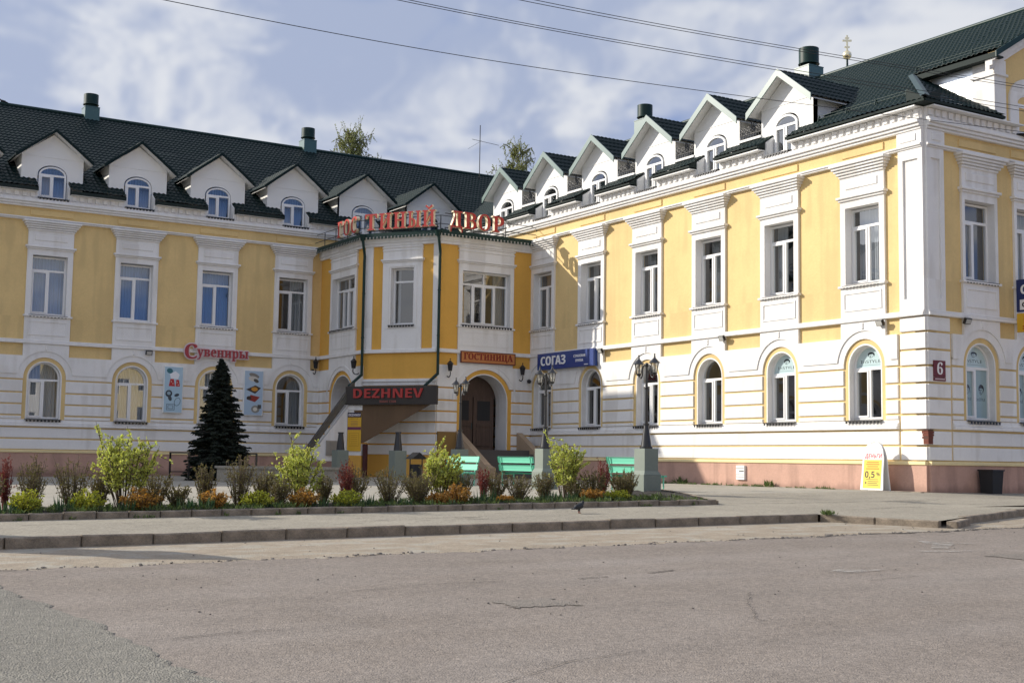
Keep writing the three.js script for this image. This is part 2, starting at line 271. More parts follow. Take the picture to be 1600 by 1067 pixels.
// loose stones and crumbs along the broken asphalt edge and kerb
{
  const r = rng(77), gs = [];
  const base = new THREE.IcosahedronGeometry(1, 0);
  for (let i = 0; i < 5200; i++) {
    const x = -27 + 22 * r(), right = x > -15 ? 1 : 0.35; if (r() > right) continue;
    const z = edge(x) - 0.02 - 0.35 * Math.pow(r(), 2.2), s = 0.006 + 0.022 * Math.pow(r(), 3);
    gs.push(base.clone().scale(s * (0.7 + r()), s * 0.7, s * (0.7 + r())).rotateY(r() * 6).translate(x, rd(x, z) - 0.012 - 0.02 * Math.max(0, z - 8), z));
  }
  for (let i = 0; i < 500; i++) { const x = -27 + 22 * r(), z = 6.2 + 9 * r(), s = 0.004 + 0.012 * Math.pow(r(), 4); gs.push(base.clone().scale(s, s * 0.7, s).translate(x, rd(x, z) + (z > 9 ? 0.005 : -0.015), z)); }
  const m = mesh('gravel', gs, std([0.17, 0.155, 0.14], 1), scene); tag(m, 'loose gravel and asphalt crumbs along the broken road edge', 'gravel', null, 'stuff');
}
// kerbs, stone by stone
{
  const kerb = thing('street_kerb', null, null); kerb.userData.kind = 'structure';
  const r = rng(5);
  const stone = (ax, az, bx2, bz, h, drop, w, parent) => {
    const d = Math.hypot(bx2 - ax, bz - az), g = merge([block(0.008, d - 0.008, -0.32, 0, -w, 0, 0.02)]);
    const a = g.attributes.position, nn = r() * 50;
    for (let i = 0; i < a.count; i++) { a.setY(i, a.getY(i) + 0.012 * vnoise(a.getX(i) * 5 + nn, a.getZ(i) * 9, 4096, 3)); a.setZ(i, a.getZ(i) + 0.012 * vnoise(a.getX(i) * 6 + nn, a.getY(i) * 6 + 9, 4096, 8)); }
    g.computeVertexNormals();
    const m = mesh('kerb_stone', g, M.kerb, parent);
    m.position.set(ax, h(ax, az) + drop + (r() - 0.5) * 0.012, az + (r() - 0.5) * 0.02); m.rotation.y = -Math.atan2(bz - az, bx2 - ax); m.rotation.z = Math.atan2(h(bx2, bz) - h(ax, az), d);
  };
  for (let i = 0; i < 17; i++) stone(-27.35 + i, kerbZ, -26.35 + i, kerbZ, pav, 0.012, 0.16, kerb);
  for (let i = 0; i < 14; i++) stone(-41.35 + i, kerbZ, -40.35 + i, kerbZ, pav, 0.012, 0.16, kerb);
  stone(-10.33, kerbZ, -9.85, 7.05, pav, 0, 0.16, kerb); stone(-9.85, 7.05, -9.35, 8.15, pav, 0, 0.16, kerb);
  stone(-9.1, 8.35, -8.1, 7.85, pav, -0.01, 0.2, kerb); stone(-7.9, 7.6, -6.9, 7.28, pav, 0.02, 0.16, kerb);
  stone(-6.9, 7.25, -5.9, 6.9, pav, 0.01, 0.16, kerb); stone(-5.9, 6.9, -4.9, 6.55, pav, 0.01, 0.16, kerb); for (let i = 0; i < 6; i++) stone(-4.9 + i, 6.5, -3.9 + i, 6.42, pav, 0.01, 0.16, kerb);
  // the flower bed: soil in a frame of short stones
  const bed = thing('flower_bed', null, null); bed.userData.kind = 'structure';
  for (let i = 0; i < 34; i++) stone(-28.1 + i * 0.52, 3.2, -28.1 + (i + 1) * 0.52, 3.2 , pav, 0.11, 0.09, bed);
  const e = [[-10.42, 3.2], [-10.0, 2.3], [-9.58, 1.4], [-9.16, 0.5], [-8.74, -0.4], [-8.4, -1.2]]; for (let i = 0; i + 1 < e.length; i++) stone(e[i + 1][0], e[i + 1][1], e[i][0], e[i][1], pav, 0.09, -0.09, bed);
  const g = []; const back = x => x < -12 ? 1.55 : x < -9.9 ? 1.55 - (x + 12) * 1.3 : -1.18;
  g.push(sheet(-28.1, -8.4, 150, back, x => x < -10.45 ? 3.13 : Math.max(back(x) + 0.01, 3.13 - (x + 10.45) * 2.14), 12, (x, z) => pav(x, z) + 0.075 + 0.05 * fbm(x * 2 + 60, z * 2 + 60, 4096, 4, 220)));
  mesh('soil', g, M.soil, bed);
}
// the narrow strip of paving along the foot of the right wing
{
  const s = thing('wall_apron', null, null); s.userData.kind = 'structure';
  mesh('slab', [sheet(-0.75, 0.1, 2, -20, 0.35, 20, (x, z) => pav(x, z) + 0.07 - 0.05)], M.pave, s);
  for (let i = 0; i < 20; i++) { const g = merge([block(0.01, 0.98, -0.2, 0, -0.1, 0, 0.015)]); const m = mesh('edging_stone', g, M.kerb, s); m.position.set(-0.75, pav(-0.75, 0) + (i % 4 === 2 ? 0.03 : 0.045), -19.6 + i); m.rotation.y = -Math.PI / 2; }
}

// ------------------------------------------------------------------ the hotel
const hotel = thing('hotel_building', 'long two-storey yellow and white corner building with green tiled roof and dormers', 'building');
const Sz = -27.63;
const FR = { R: { x: 0, z: 0, ry: -Math.PI / 2 }, L: { x: 0, z: Sz, ry: 0 }, E: { x: 0, z: 0, ry: 0 }, B: { x: -6.29, z: 0, ry: -Math.PI / 2 }, D: { x: 0, z: -20.38, ry: 0 }, F: { x: -6.29, z: -23.17, ry: -Math.atan2(2.79, 1.86) } };
function put(m, f, a = 0, y = 0, n = 0) { const c = Math.cos(f.ry), s = Math.sin(f.ry); m.position.set(f.x + a * c + n * s, y, f.z - a * s + n * c); m.rotation.y = f.ry; return m; }
const fm = (f, name, geos, mat) => put(mesh(name, geos, mat, hotel), f);
const pt = (f, a, y, n) => { const c = Math.cos(f.ry), s = Math.sin(f.ry); return V(f.x + a * c + n * s, y, f.z - a * s + n * c); };

// windows: frame (the part) with panes, sill and curtain below it
function dripSill(hw, n0, n1) {
  const g = [tri3([[-hw, -0.02, n0], [hw, -0.02, n0], [hw, 0.025, n0], [-hw, 0.025, n0], [-hw, -0.05, n1], [hw, -0.05, n1], [hw, -0.03, n1], [-hw, -0.03, n1]], [[3, 2, 6, 7].reverse(), [4, 5, 6, 7], [0, 4, 7, 3], [1, 2, 6, 5], [0, 1, 5, 4]])];
  const k = Math.round(hw * 2 / 0.13); for (let i = 0; i < k; i++) { const x = -hw + (i + 0.5) * 2 * hw / k; g.push(bx(x - 0.035, x + 0.035, -0.115, -0.045, n1 - 0.012, n1 - 0.001)); }
  return merge(g);
}
function curtainGeo(w, h, seed, x0) {
  const r = rng(seed), k = Math.max(3, Math.round(w / 0.12)), n = k * 6, ph = []; for (let i = 0; i <= k; i++) ph.push(0.6 + 0.8 * r());
  const p = [], id = [];
  for (let j = 0; j <= 1; j++) for (let i = 0; i <= n; i++) { const t = i / n, q = t * k; p.push(x0 + w * t, j * h, 0.035 * ph[Math.floor(q)] * Math.sin(q * 2 * Math.PI) + 0.02 * Math.sin(q * 1.7 + seed)); }
  for (let i = 0; i < n; i++) { const a = i, b = i + n + 1; id.push(a, a + 1, b, b, a + 1, b + 1); }
  const g = new THREE.BufferGeometry(); g.setAttribute('position', new THREE.Float32BufferAttribute(p, 3)); g.setIndex(id); g.computeVertexNormals(); return g;
}
const wr = rng(99);
const winGeo = {};
function windowSpec(kind) {
  if (winGeo[kind]) return winGeo[kind];
  const f0 = -0.29, f1 = -0.20, J = 0.062; let fr = [], lights = [], hw, h, ys = 0, ry = 0;
  const sash = (x0, x1, y0, y1) => { const t = 0.05; fr.push(bx(x0, x0 + t, y0, y1, f0, f1 + 0.02), bx(x1 - t, x1, y0, y1, f0, f1 + 0.02), bx(x0 + t, x1 - t, y1 - t, y1, f0, f1 + 0.02), bx(x0 + t, x1 - t, y0, y0 + t, f0, f1 + 0.02)); lights.push([x0 + t, x1 - t, y0 + t, y1 - t]); };
  if (kind === 'tall' || kind === 'wide' || kind === 'single') {
    hw = kind === 'wide' ? 1.12 : kind === 'single' ? 0.52 : 0.66; h = kind === 'wide' ? 2.16 : 2.28; const yt = h * 0.745;
    fr.push(bx(-hw, -hw + J, 0, h, f0, f1), bx(hw - J, hw, 0, h, f0, f1), bx(-hw + J, hw - J, h - J, h, f0, f1), bx(-hw + J, hw - J, 0, J + 0.01, f0, f1), bx(-hw + J, hw - J, yt, yt + 0.075, f0, f1));
    const a = -hw + J, b = hw - J, lo = J + 0.01, hi = yt;
    if (kind === 'tall') { fr.push(bx(-0.04, 0.04, lo, hi, f0, f1)); sash(a, -0.04, lo, hi); lights.push([0.04, b, lo, hi], [a, b, yt + 0.075, h - J]); }
    if (kind === 'single') lights.push([a, b, lo, hi], [a, b, yt + 0.075, h - J]);
    if (kind === 'wide') { fr.push(bx(-0.035, 0.035, yt + 0.075, h - J, f0, f1)); for (const x of [-0.52, 0, 0.52]) fr.push(bx(x - 0.035, x + 0.035, lo, hi, f0, f1)); lights.push([a, -0.555, lo, hi], [0.555, b, lo, hi], [a, -0.035, yt + 0.075, h - J], [0.035, b, yt + 0.075, h - J]); sash(-0.485, -0.035, lo, hi); sash(0.035, 0.485, lo, hi); }
  } else {
    const dorm = kind === 'dormer'; hw = dorm ? 0.52 : 0.61; h = dorm ? 1.28 : 2.18; ys = dorm ? 0.93 : 1.55; ry = h - ys;
    const outer = archPath(0, hw, 0, ys, ry, THREE.Shape), inner = archPath(0, hw - J, J + 0.01, ys, ry - J); outer.holes.push(inner); fr.push(ex(outer, f0, f1));
    const yt = ys - (dorm ? 0.04 : 0.09), lo = J + 0.01, a = -hw + J, b = hw - J;
    fr.push(bx(a, b, yt, yt + 0.075, f0, f1 - 0.003), bx(-0.04, 0.04, lo, yt, f0, f1 - 0.003)); sash(a, -0.04, lo, yt); lights.push([0.04, b, lo, yt]);
    lights.push('arch'); winGeo[kind + '_lunette'] = archPath(0, hw - J, yt + 0.075, ys + 0.001, ry - J, THREE.Shape);
  }
  return winGeo[kind] = { frame: merge(fr), lights, hw, h, ys, ry };
}
const paneCache = {};
function paneGeo(kind, i, l) { const k = kind + i; if (!paneCache[k]) { paneCache[k] = l === 'arch' ? new THREE.ShapeGeometry(winGeo[kind + '_lunette']) : new THREE.PlaneGeometry(l[1] - l[0], l[3] - l[2]); } return paneCache[k]; }
function addWindow(f, kind, c, y0, opts = {}) {
  const s = windowSpec(kind), w = mesh('window', s.frame, M.pvc, hotel); put(w, f, c, y0, opts.n || 0);
  s.lights.forEach((l, i) => {
    const p = mesh('pane', paneGeo(kind, i, l), opts.film && opts.film[i] ? opts.film[i] : M.glass, w);
    if (l === 'arch') p.position.set(0, 0, -0.245); else p.position.set((l[0] + l[1]) / 2, (l[2] + l[3]) / 2, -0.245);
    p.rotation.set((wr() - 0.5) * 0.012, (wr() - 0.5) * 0.014, 0);
  });
  if (opts.sill !== 0) { const g = winGeo['sill' + s.hw] ||= dripSill(s.hw + 0.07, -0.2, 0.15); const m = mesh('sill', g, opts.sillMat || M.black, w); m.position.y = opts.sillY || -0.005; m.position.z = opts.sillN || 0; }
  for (const [x0, x1, mat] of opts.curtains || []) { const m = mesh('curtain', curtainGeo((x1 - x0) * s.hw, s.h, Math.floor(wr() * 999), x0 * s.hw), mat || M.curtain, w); m.position.z = -0.55; }
  return w;
}

function facade(f, o) {
  const { a0, a1, cols, pitch } = o, hc = o.hc || 0.86, T = -0.4, Wm = o.wallMat || M.yellow;
  const tall = cols.filter(c => !o.noTall || !o.noTall.includes(c)), arch = cols;
  // wall
  const wall = rectPath(a0, a1, -1.2, 10.55, THREE.Shape);
  for (const c of tall) wall.holes.push(rectPath(c - 0.70, c + 0.70, 6.08, 8.44));
  for (const c of arch) wall.holes.push(archPath(c, 0.645, 2.06, 3.65));
  fm(f, 'wall', [ex(wall, T, 0)], Wm);
  // plinth with its ledge
  fm(f, 'plinth', [bx(a0, a1, -1.2, 0.78, -0.1, 0.085)], M.pink);
  fm(f, 'ledge', [block(a0, a1, 0.78, 0.885, -0.1, 0.125)], M.cream);
  // long bands and sill course
  for (const [y0, y1] of [[0.915, 1.29], [1.35, 1.73]]) fm(f, 'stone_band', [block(a0 + (o.q0 || 0), a1 - (o.q1 || 0), y0, y1, -0.05, 0.045)], M.white);
  fm(f, 'sill_course', [block(a0 + (o.q0 || 0), a1 - (o.q1 || 0), 1.785, 1.875, -0.05, 0.125), block(a0 + (o.q0 || 0), a1 - (o.q1 || 0), 1.877, 1.965, -0.05, 0.085), bx(a0 + (o.q0 || 0), a1 - (o.q1 || 0), 1.966, 2.05, -0.05, 0.04)], M.white);
  // rusticated blocks between the arched windows
  const edges = [a0 + (o.q0 || 0), ...arch.flatMap(c => [c - 0.80, c + 0.80]), a1 - (o.q1 || 0)];
  for (let i = 0; i < edges.length; i += 2) {
    const x0 = edges[i], x1 = edges[i + 1]; if (x1 - x0 < 0.12) continue;
    for (const [y0, y1] of [[2.235, 2.61], [2.67, 3.05], [3.11, 3.55]]) fm(f, 'stone_block', [block(x0 + 0.005, x1 - 0.005, y0, y1, -0.05, 0.05)], M.white);
    fm(f, 'stone_block', [block(x0 + 0.005, x1 - 0.005, 2.065, 2.175, -0.05, 0.05)], M.white);
  }
  // band that rises over the windows as archivolts, and the plate above it
  const band = new THREE.Shape(); const lo = 3.61, hi = 3.82; band.moveTo(edges[0], lo);
  const arcTo = (S, c, r, ym, ccw, y) => { const t0 = Math.asin(clamp((y - ym) / r, -1, 1)); for (let i = 0; i <= 22; i++) { const t = ccw ? t0 + (Math.PI - 2 * t0) * i / 22 : Math.PI - t0 - (Math.PI - 2 * t0) * i / 22; S.lineTo(c + r * Math.cos(t), ym + r * Math.sin(t)); } };
  for (const c of arch) arcTo(band, c, 0.80, 3.65, false, lo);
  band.lineTo(edges[edges.length - 1], lo); band.lineTo(edges[edges.length - 1], hi);
  for (const c of [...arch].reverse()) arcTo(band, c, 1.06, 3.65, true, hi);
  band.lineTo(edges[0], hi); band.closePath();
  fm(f, 'arch_band', [ex(band, -0.05, 0.05)], M.white);
  const plate = new THREE.Shape(), ph = 3.785; plate.moveTo(edges[0], ph);
  for (const c of arch) arcTo(plate, c, 1.035, 3.65, false, ph);
  plate.lineTo(edges[edges.length - 1], ph);
  const top = [[edges[edges.length - 1], 4.49]]; for (const c of [...arch].reverse()) top.push([c + hc, 4.49], [c + hc, 4.955], [c - hc, 4.955], [c - hc, 4.49]); top.push([edges[0], 4.49]);
  for (const [x, y] of top) plate.lineTo(x, y); plate.closePath();
  fm(f, 'spandrel', [ex(plate, -0.05, 0.085)], M.white);
  for (const c of arch) {
    const r1 = archPath(c, 0.655, 2.055, 3.65, 0.655, THREE.Shape); r1.holes.push(archPath(c, 0.61, 2.075, 3.65, 0.61)); fm(f, 'reveal', [ex(r1, -0.32, 0.004)], M.white);
    fm(f, 'keystone', [block(c - 0.035, c + 0.035, 4.73, 4.92, 0.08, 0.115)], M.white);
  }
  // string course
  fm(f, 'string_course', [block(a0 - 0.0, a1, 4.96, 5.055, -0.05, 0.14), block(a0, a1, 5.057, 5.115, -0.05, 0.105)], M.white);
  // upper window columns
  for (const c of tall) {
    const col = rectPath(c - hc, c + hc, 5.117, 9.36, THREE.Shape); col.holes.push(rectPath(c - 0.66, c + 0.66, 6.10, 8.42));
    fm(f, 'pilaster', [ex(col, -0.34, 0.075)], M.white);
    fm(f, 'sill_moulding', [block(c - hc - 0.06, c + hc + 0.06, 6.005, 6.075, -0.05, 0.15)], M.white);
    fm(f, 'head_moulding', [block(c - hc - 0.04, c + hc + 0.04, 8.635, 8.70, -0.05, 0.13), block(c - hc - 0.09, c + hc + 0.09, 8.702, 8.775, -0.05, 0.18)], M.white);
    const cap = []; for (let i = 0; i < 5; i++) { const d = 0.035 + 0.052 * i; cap.push(block(c - hc - d + 0.01, c + hc + d - 0.01, 9.36 + i * 0.078, 9.36 + (i + 1) * 0.078 - (i < 4 ? 0.008 : 0), -0.05, 0.09 + d)); }
    fm(f, 'capital', cap, M.white);
    fm(f, 'raised_panel', [block(c - 0.62, c + 0.62, 8.98, 9.22, 0.07, 0.105)], M.white);
    const lp = rectPath(c - hc + 0.12, c + hc - 0.12, 5.30, 5.86, THREE.Shape); lp.holes.push(rectPath(c - hc + 0.17, c + hc - 0.17, 5.35, 5.81)); fm(f, 'apron_panel', [ex(lp, 0.07, 0.10)], M.white);
    fm(f, 'frieze_panel', [block(c - 0.82, c + 0.82, 9.96, 10.18, -0.02, 0.04)], Wm);
  }
  // architrave, frieze, cornice
  fm(f, 'architrave', [block(a0, a1, 9.752, 9.80, -0.05, 0.12), block(a0, a1, 9.802, 9.86, -0.05, 0.16)], M.white);
  fm(f, 'cornice', [block(a0, a1, 10.27, 10.345, -0.05, 0.13), block(a0, a1, 10.349, 10.435, -0.05, 0.19), block(a0, a1, 10.439, 10.53, -0.05, 0.25), bx(a0, a1, 10.531, 10.60, -0.05, 0.2)], M.white);
  // dentil course, soffit, eaves, in lengths between the dormer windows
  const cuts = [a0, ...(o.dormers || []).flatMap(c => [c - 0.63, c + 0.63]), o.dEnd ?? a1];
  for (let i = 0; i < cuts.length; i += 2) {
    const x0 = cuts[i], x1 = cuts[i + 1]; if (x1 - x0 < 0.1) continue;
    fm(f, 'dentil_course', [bx(x0, x1, 10.601, 10.87, -0.3, 0.09)], M.white);
    const k = Math.round((x1 - x0) / 0.29), dg = []; for (let j = 0; j < k; j++) { const x = x0 + (j + 0.5) * (x1 - x0) / k; dg.push(bx(x - 0.085, x + 0.075, 10.66, 10.85, 0.085, 0.15), bx(x + 0.075, x + 0.13, 10.79, 10.85, 0.085, 0.13)); }
    tag(fm(f, 'dentil', dg, M.white), null, null, null, 'stuff');
    fm(f, 'soffit', [bx(x0, x1, 10.871, 10.905, -0.35, 0.375)], M.trimWhite);
  }
  return { cuts, tall, arch };
}

// tiled metal roof: a wavy, stepped sheet
function tiles(a0, a1, n0, y0, slope, len, keep, da = 0.19, dv = 0.35) {
  const cs = Math.cos(Math.atan(slope)), sn = Math.sin(Math.atan(slope));
  const nu = Math.max(2, Math.round((a1 - a0) / da * 4)), rows = Math.ceil(len / dv), p = [], id = [];
  const vs = []; for (let k = 0; k < rows; k++) for (const t of [0, 0.5, 0.97]) { const v = (k + t) * dv; if (v <= len) vs.push([v, 0.036 * (1 - t) ]); }
  vs.push([len, 0]);
  for (const [v, st] of vs) for (let i = 0; i <= nu; i++) {
    const a = a0 + (a1 - a0) * i / nu, sh = Math.floor(a / 1.14), d = st + 0.02 * Math.cos(a / da * 2 * Math.PI) + 0.012 * vnoise(sh * 3.1 + 400, Math.floor(v / 2.1) * 2.7 + 50, 4096, 2) + 0.02 * vnoise(a * 0.5 + 300, v * 0.6 + 80, 4096, 5);
    p.push(a, y0 + v * sn + d * cs, n0 - v * cs + d * sn);
  }
  const W = nu + 1;
  for (let j = 0; j + 1 < vs.length; j++) for (let i = 0; i < nu; i++) {
    if (keep) { const a = a0 + (a1 - a0) * (i + 0.5) / nu, n = n0 - vs[j][0] * cs; if (!keep(a, n)) continue; }
    const A = j * W + i, B = A + W; id.push(A, A + 1, B, B, A + 1, B + 1);
  }
  const g = new THREE.BufferGeometry(); g.setAttribute('position', new THREE.Float32BufferAttribute(p, 3)); g.setIndex(id); g.computeVertexNormals(); return g;
}
const EN = 0.40, EY = 11.02, K = 0.60;
const roofY = n => EY + K * (EN - n);
const dormerHole = (cs) => (a, n) => { for (const c of cs) if (n > -0.32 && Math.abs(a - c) < 0.63) return false; return true; };

// ---- wings
const colL = [-31.24, -27.865, -24.49, -21.115, -17.74, -14.365, -10.99, -7.615], dormL = [...colL.slice(1), -4.24, -0.87];
const colR = [-2.28, -5.78, -9.215, -12.63, -16.12, -19.52].reverse(), dormR = [-22.95, -19.52, -16.12, -12.63, -9.215, -5.78];
const colE = [2.27, 4.60, 6.93, 9.26, 11.6, 14];
facade(FR.L, { a0: -33, a1: 0, cols: colL, dormers: dormL });
facade(FR.R, { a0: -27.6, a1: 0, cols: colR, dormers: dormR, q1: 1.0 });
facade(FR.E, { a0: 0, a1: 16.8, cols: colE, hc: 0.785, dormers: [4.60, 9.26], q0: 1.0 });
const CW = M.curtain, CG = M.curtainGrey;
const CB = M.curtainBlueSkyTint, full = [[-1, 1, CB]], right = [[0.1, 1, CG]], sides = [[-1, -0.5, CW], [0.45, 1, CW]], leftHalf = [[-1, 0.0, CW]];
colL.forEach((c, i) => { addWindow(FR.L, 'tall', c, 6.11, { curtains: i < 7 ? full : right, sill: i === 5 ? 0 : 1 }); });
colR.forEach((c, i) => addWindow(FR.R, 'tall', c, 6.11, { curtains: [[[-0.9, -0.2, CG], [0.1, 1, CG]], [[-1, -0.5, CG], [0.05, 1, CG]], [[-1, -.3, CG], [0.2, 1, CG]], [[-0.75, -0.1, CG], [0.1, 1, CG]], [[-1, -0.35, CW], [0.1, 1, CG]], [[-1, 1, CW]]][i] }));  // left-hand curtain parts stand in for bright sky reflected in the panes
colE.forEach((c, i) => addWindow(FR.E, 'tall', c, 6.11, { curtains: right }));

// print on the window film of the salon: a line drawing of a head and the name
function faceDraw(g, cx, cy, s) {
  g.save(); g.translate(cx, cy); g.scale(s, s); g.fillStyle = '#16202a'; g.strokeStyle = '#16202a'; g.lineWidth = 2.6; g.lineCap = 'round';
  g.beginPath(); g.moveTo(-20, 4); g.bezierCurveTo(-30, -26, -2, -42, 18, -30); g.bezierCurveTo(36, -20, 34, 2, 24, 22); g.bezierCurveTo(26, 6, 22, -6, 12, -12); g.bezierCurveTo(2, -8, -10, -10, -14, -6); g.bezierCurveTo(-18, 0, -18, 6, -16, 14); g.closePath(); g.fill();
  g.beginPath(); g.moveTo(-14, -4); g.bezierCurveTo(-18, 10, -12, 26, -2, 30); g.bezierCurveTo(8, 30, 16, 20, 18, 6); g.stroke();
  g.lineWidth = 3.4; for (const [x, y] of [[-9, 3], [5, 2]]) { g.beginPath(); g.moveTo(x - 5, y); g.quadraticCurveTo(x, y - 4, x + 5, y); g.stroke(); }
  g.beginPath(); g.moveTo(-2, 6); g.lineTo(-4, 13); g.lineTo(0, 14); g.stroke();
  g.fillStyle = '#16202a'; g.beginPath(); g.ellipse(-1, 21, 5.5, 2.6, 0, 0, 7); g.fill();
  g.restore();
}
function filmMat(draw, w = 256, h = 256) { return phys(white, 0.12, { map: canvasTex(w, h, draw), ior: 1.7 }); }
const film1 = filmMat((g, w, h) => { g.fillStyle = '#b9ced2'; g.fillRect(0, 0, w, h); faceDraw(g, w / 2, 96, 1.15); g.fillStyle = '#15191d'; g.font = '52px sans-serif'; g.textAlign = 'center'; g.fillText('InSTYLE', w / 2, 196); g.strokeStyle = '#5c6f75'; g.lineWidth = 4; g.beginPath(); g.moveTo(24, 222); g.lineTo(232, 222); g.stroke(); });
const film2 = filmMat((g, w, h) => { g.fillStyle = '#8fa6ab'; g.fillRect(0, 0, w, h); faceDraw(g, w / 2, 210, 1.7); g.fillStyle = '#1a2126'; g.font = '44px sans-serif'; g.textAlign = 'center'; g.fillText('InSTYLE', w / 2, 330); }, 200, 512);
function setUV(geo, x0, x1, y0, y1) { const p = geo.attributes.position, uv = geo.attributes.uv; for (let i = 0; i < p.count; i++) uv.setXY(i, (p.getX(i) - x0) / (x1 - x0), (p.getY(i) - y0) / (y1 - y0)); }
windowSpec('arched'); setUV(paneGeo('arched', 2, 'arch'), -0.55, 0.55, 1.53, 2.12);
colL.forEach((c, i) => addWindow(FR.L, 'arched', c, 2.085, { curtains: i === 7 ? right : [[-1, 1, CW]] }));
colR.forEach((c, i) => addWindow(FR.R, 'arched', c, 2.085, { curtains: i > 3 ? [] : [[0.1, 1, CG]], film: i >= 4 ? { 2: film1 } : null }));
colE.forEach((c, i) => addWindow(FR.E, 'arched', c, 2.085, { film: i < 2 ? { 2: film1, 0: film2, 1: film2 } : null }));

// ---- corner pilaster and quoins
for (const [f, s, w] of [[FR.R, -1, 0.88], [FR.E, 1, 0.72]]) {
  const X = (a, b) => s < 0 ? [-b, -a] : [a, b];
  const wq = 0.92;
  const pil = rectPath(...X(0, w), 5.118, 9.75, THREE.Shape); const [p0, p1] = X(0.17, w - 0.17); pil.holes.push(rectPath(p0, p1, 5.45, 9.45));
  fm(f, 'corner_pilaster', [ex(pil, -0.05, 0.085), bx(p0 - 0.01, p1 + 0.01, 5.44, 9.46, -0.05, 0.03)], M.white);
  fm(f, 'corner_block', [block(...X(0, w + 0.04), 9.862, 10.268, -0.05, 0.10), block(...X(0.2, w - 0.12), 9.96, 10.17, 0.09, 0.125)], M.white);
  for (const [y0, y1] of [[0.915, 1.28], [1.34, 1.72], [1.78, 2.16], [2.22, 2.60], [2.66, 3.04], [3.10, 3.52], [3.58, 3.98], [4.04, 4.48], [4.54, 4.93]]) fm(f, 'quoin', [block(...X(0.0, wq), y0, y1, -0.05, 0.055)], M.white);
}
// the broken edge of the corner where brick shows
{ const r = rng(12), brick = std([0.16, 0.05, 0.035], 0.95), g = []; for (let row = 0; row < 5; row++) { const y = 1.36 + row * 0.075, w = 0.10 + 0.05 * r() + (row > 2 ? 0.05 : 0), d = 0.10 + 0.08 * r(); g.push(bx(-0.062 - 0.008 * r(), w, y, y + 0.062, -d, 0.060 + 0.010 * r())); } mesh('bare_brick', g, brick, hotel); mesh('broken_plaster', [bx(-0.09, 0.14, 1.735, 1.765, -0.16, 0.07), bx(-0.064, 0.13, 1.40, 1.73, -0.11, 0.058)], std([0.10, 0.05, 0.04], 1), hotel); }

// ---- roofs
const dl = dormerHole(dormL), dr = dormerHole(dormR);
put(mesh('roof', merge([tiles(-33.4, 8, EN, EY, K, 10.28, (a, n) => dl(a, n) && !(a > 0.6 && n > -a + 0.3))]), M.roof, hotel), FR.L);
put(mesh('roof', merge([tiles(-36.2, 0.40, EN, EY, K, 9.82, (a, n) => dr(a, n) && !(a < -27.9 && n > a + 27.3) && (n > -3.12 ? a < n + 0.02 : a < 0.36))]), M.roof, hotel), FR.R);
fm(FR.L, 'back_roof', [tri3([[-33.4, roofY(-8.4), -8.4], [16.8, roofY(-8.4), -8.4], [16.8, 11, -17.2], [-33.4, 11, -17.2]], [[0, 1, 2, 3]])], M.roof);
put(mesh('back_roof', merge([tri3([[8, roofY(-8), 0.3], [8, roofY(-8), -36], [17.2, 10.6, -36], [17.2, 10.6, 0.3]], [[0, 1, 2, 3]])]), M.roof, hotel), FR.E);
put(mesh('roof', merge([tiles(-0.4, 3.08, EN, EY, K, 3.7, (a, n) => a > -n + 0.0)]), M.roof, hotel), FR.E);   // short skirt round the corner
mesh('ridge_cap', [rod([-33.4, roofY(-8.4) + 0.02, Sz - 8.4], [9, roofY(-8.4) + 0.02, Sz - 8.4], 0.09), rod([8, roofY(-8) + 0.02, 0.36], [8, roofY(-8) + 0.02, -36], 0.09)], M.green, hotel);
{ // hip flashing at the corner, flat metal plates
  const A = V(-0.42, EY + 0.05, 0.42), B = V(2.72, roofY(-2.72) + 0.07, -2.72), g = [];
  const d = B.clone().sub(A);
  const q = (t, w) => [A.clone().addScaledVector(d, t).add(V(w * 0.7, 0.02 - Math.abs(w) * 0.25, w * 0.7))];
  const P = []; for (const t of [0, 1]) for (const w of [-0.13, 0, 0.13]) { const v = q(t, w)[0]; P.push([v.x, v.y + (w === 0 ? 0.03 : 0), v.z]); }
  mesh('hip_flashing', [tri3(P, [[0, 3, 4, 1], [1, 4, 5, 2]])], M.flash, hotel);
}
// fascia, soffit under the eaves
for (const [f, cs, a0, a1, lo] of [[FR.L, dormL, -33.4, 0, 10.87], [FR.R, dormR, -27.6, 0.36, 10.95], [FR.E, [], -0.36, 3.08, 10.94]]) {
  const cuts = [a0, ...cs.flatMap(c => [c - 0.63, c + 0.63]), a1];
  for (let i = 0; i < cuts.length; i += 2) if (cuts[i + 1] > cuts[i] + 0.05) {
    const x0 = cuts[i], x1 = cuts[i + 1];
    const prof = (x) => [[x, lo, 0.40], [x, 11.01, 0.41], [x, 11.44, -0.3], [x, Math.max(lo, 10.906), -0.3]];
    const P = [...prof(x0), ...prof(x1)];
    fm(f, 'eave', [tri3(P, [[0, 4, 5, 1], [0, 1, 2, 3].reverse(), [4, 5, 6, 7], [0, 3, 7, 4].reverse()])], M.eave);
  }
}
{ // snow guards: two rails on posts above the right wing's corner eave and above the attic eave
  const guard = (a0, a1, n, lift) => { const g = [], y = roofY(n); for (const h of [0.09, 0.17]) g.push(rod(pt(FR.R, a0, y + h, n), pt(FR.R, a1, y + h, n), 0.012)); const k = Math.round((a1 - a0) / 1.1); for (let i = 0; i <= k; i++) { const a = a0 + (a1 - a0) * i / k; g.push(rod(pt(FR.R, a, y, n - 0.12), pt(FR.R, a, y + 0.2, n), 0.018), rod(pt(FR.R, a, y, n + 0.05), pt(FR.R, a, y + 0.2, n), 0.018)); } mesh('snow_guard', g, M.green, hotel); };
  guard(-4.4, -0.9, -0.35); guard(-3.0, 0.2, -3.25);
}

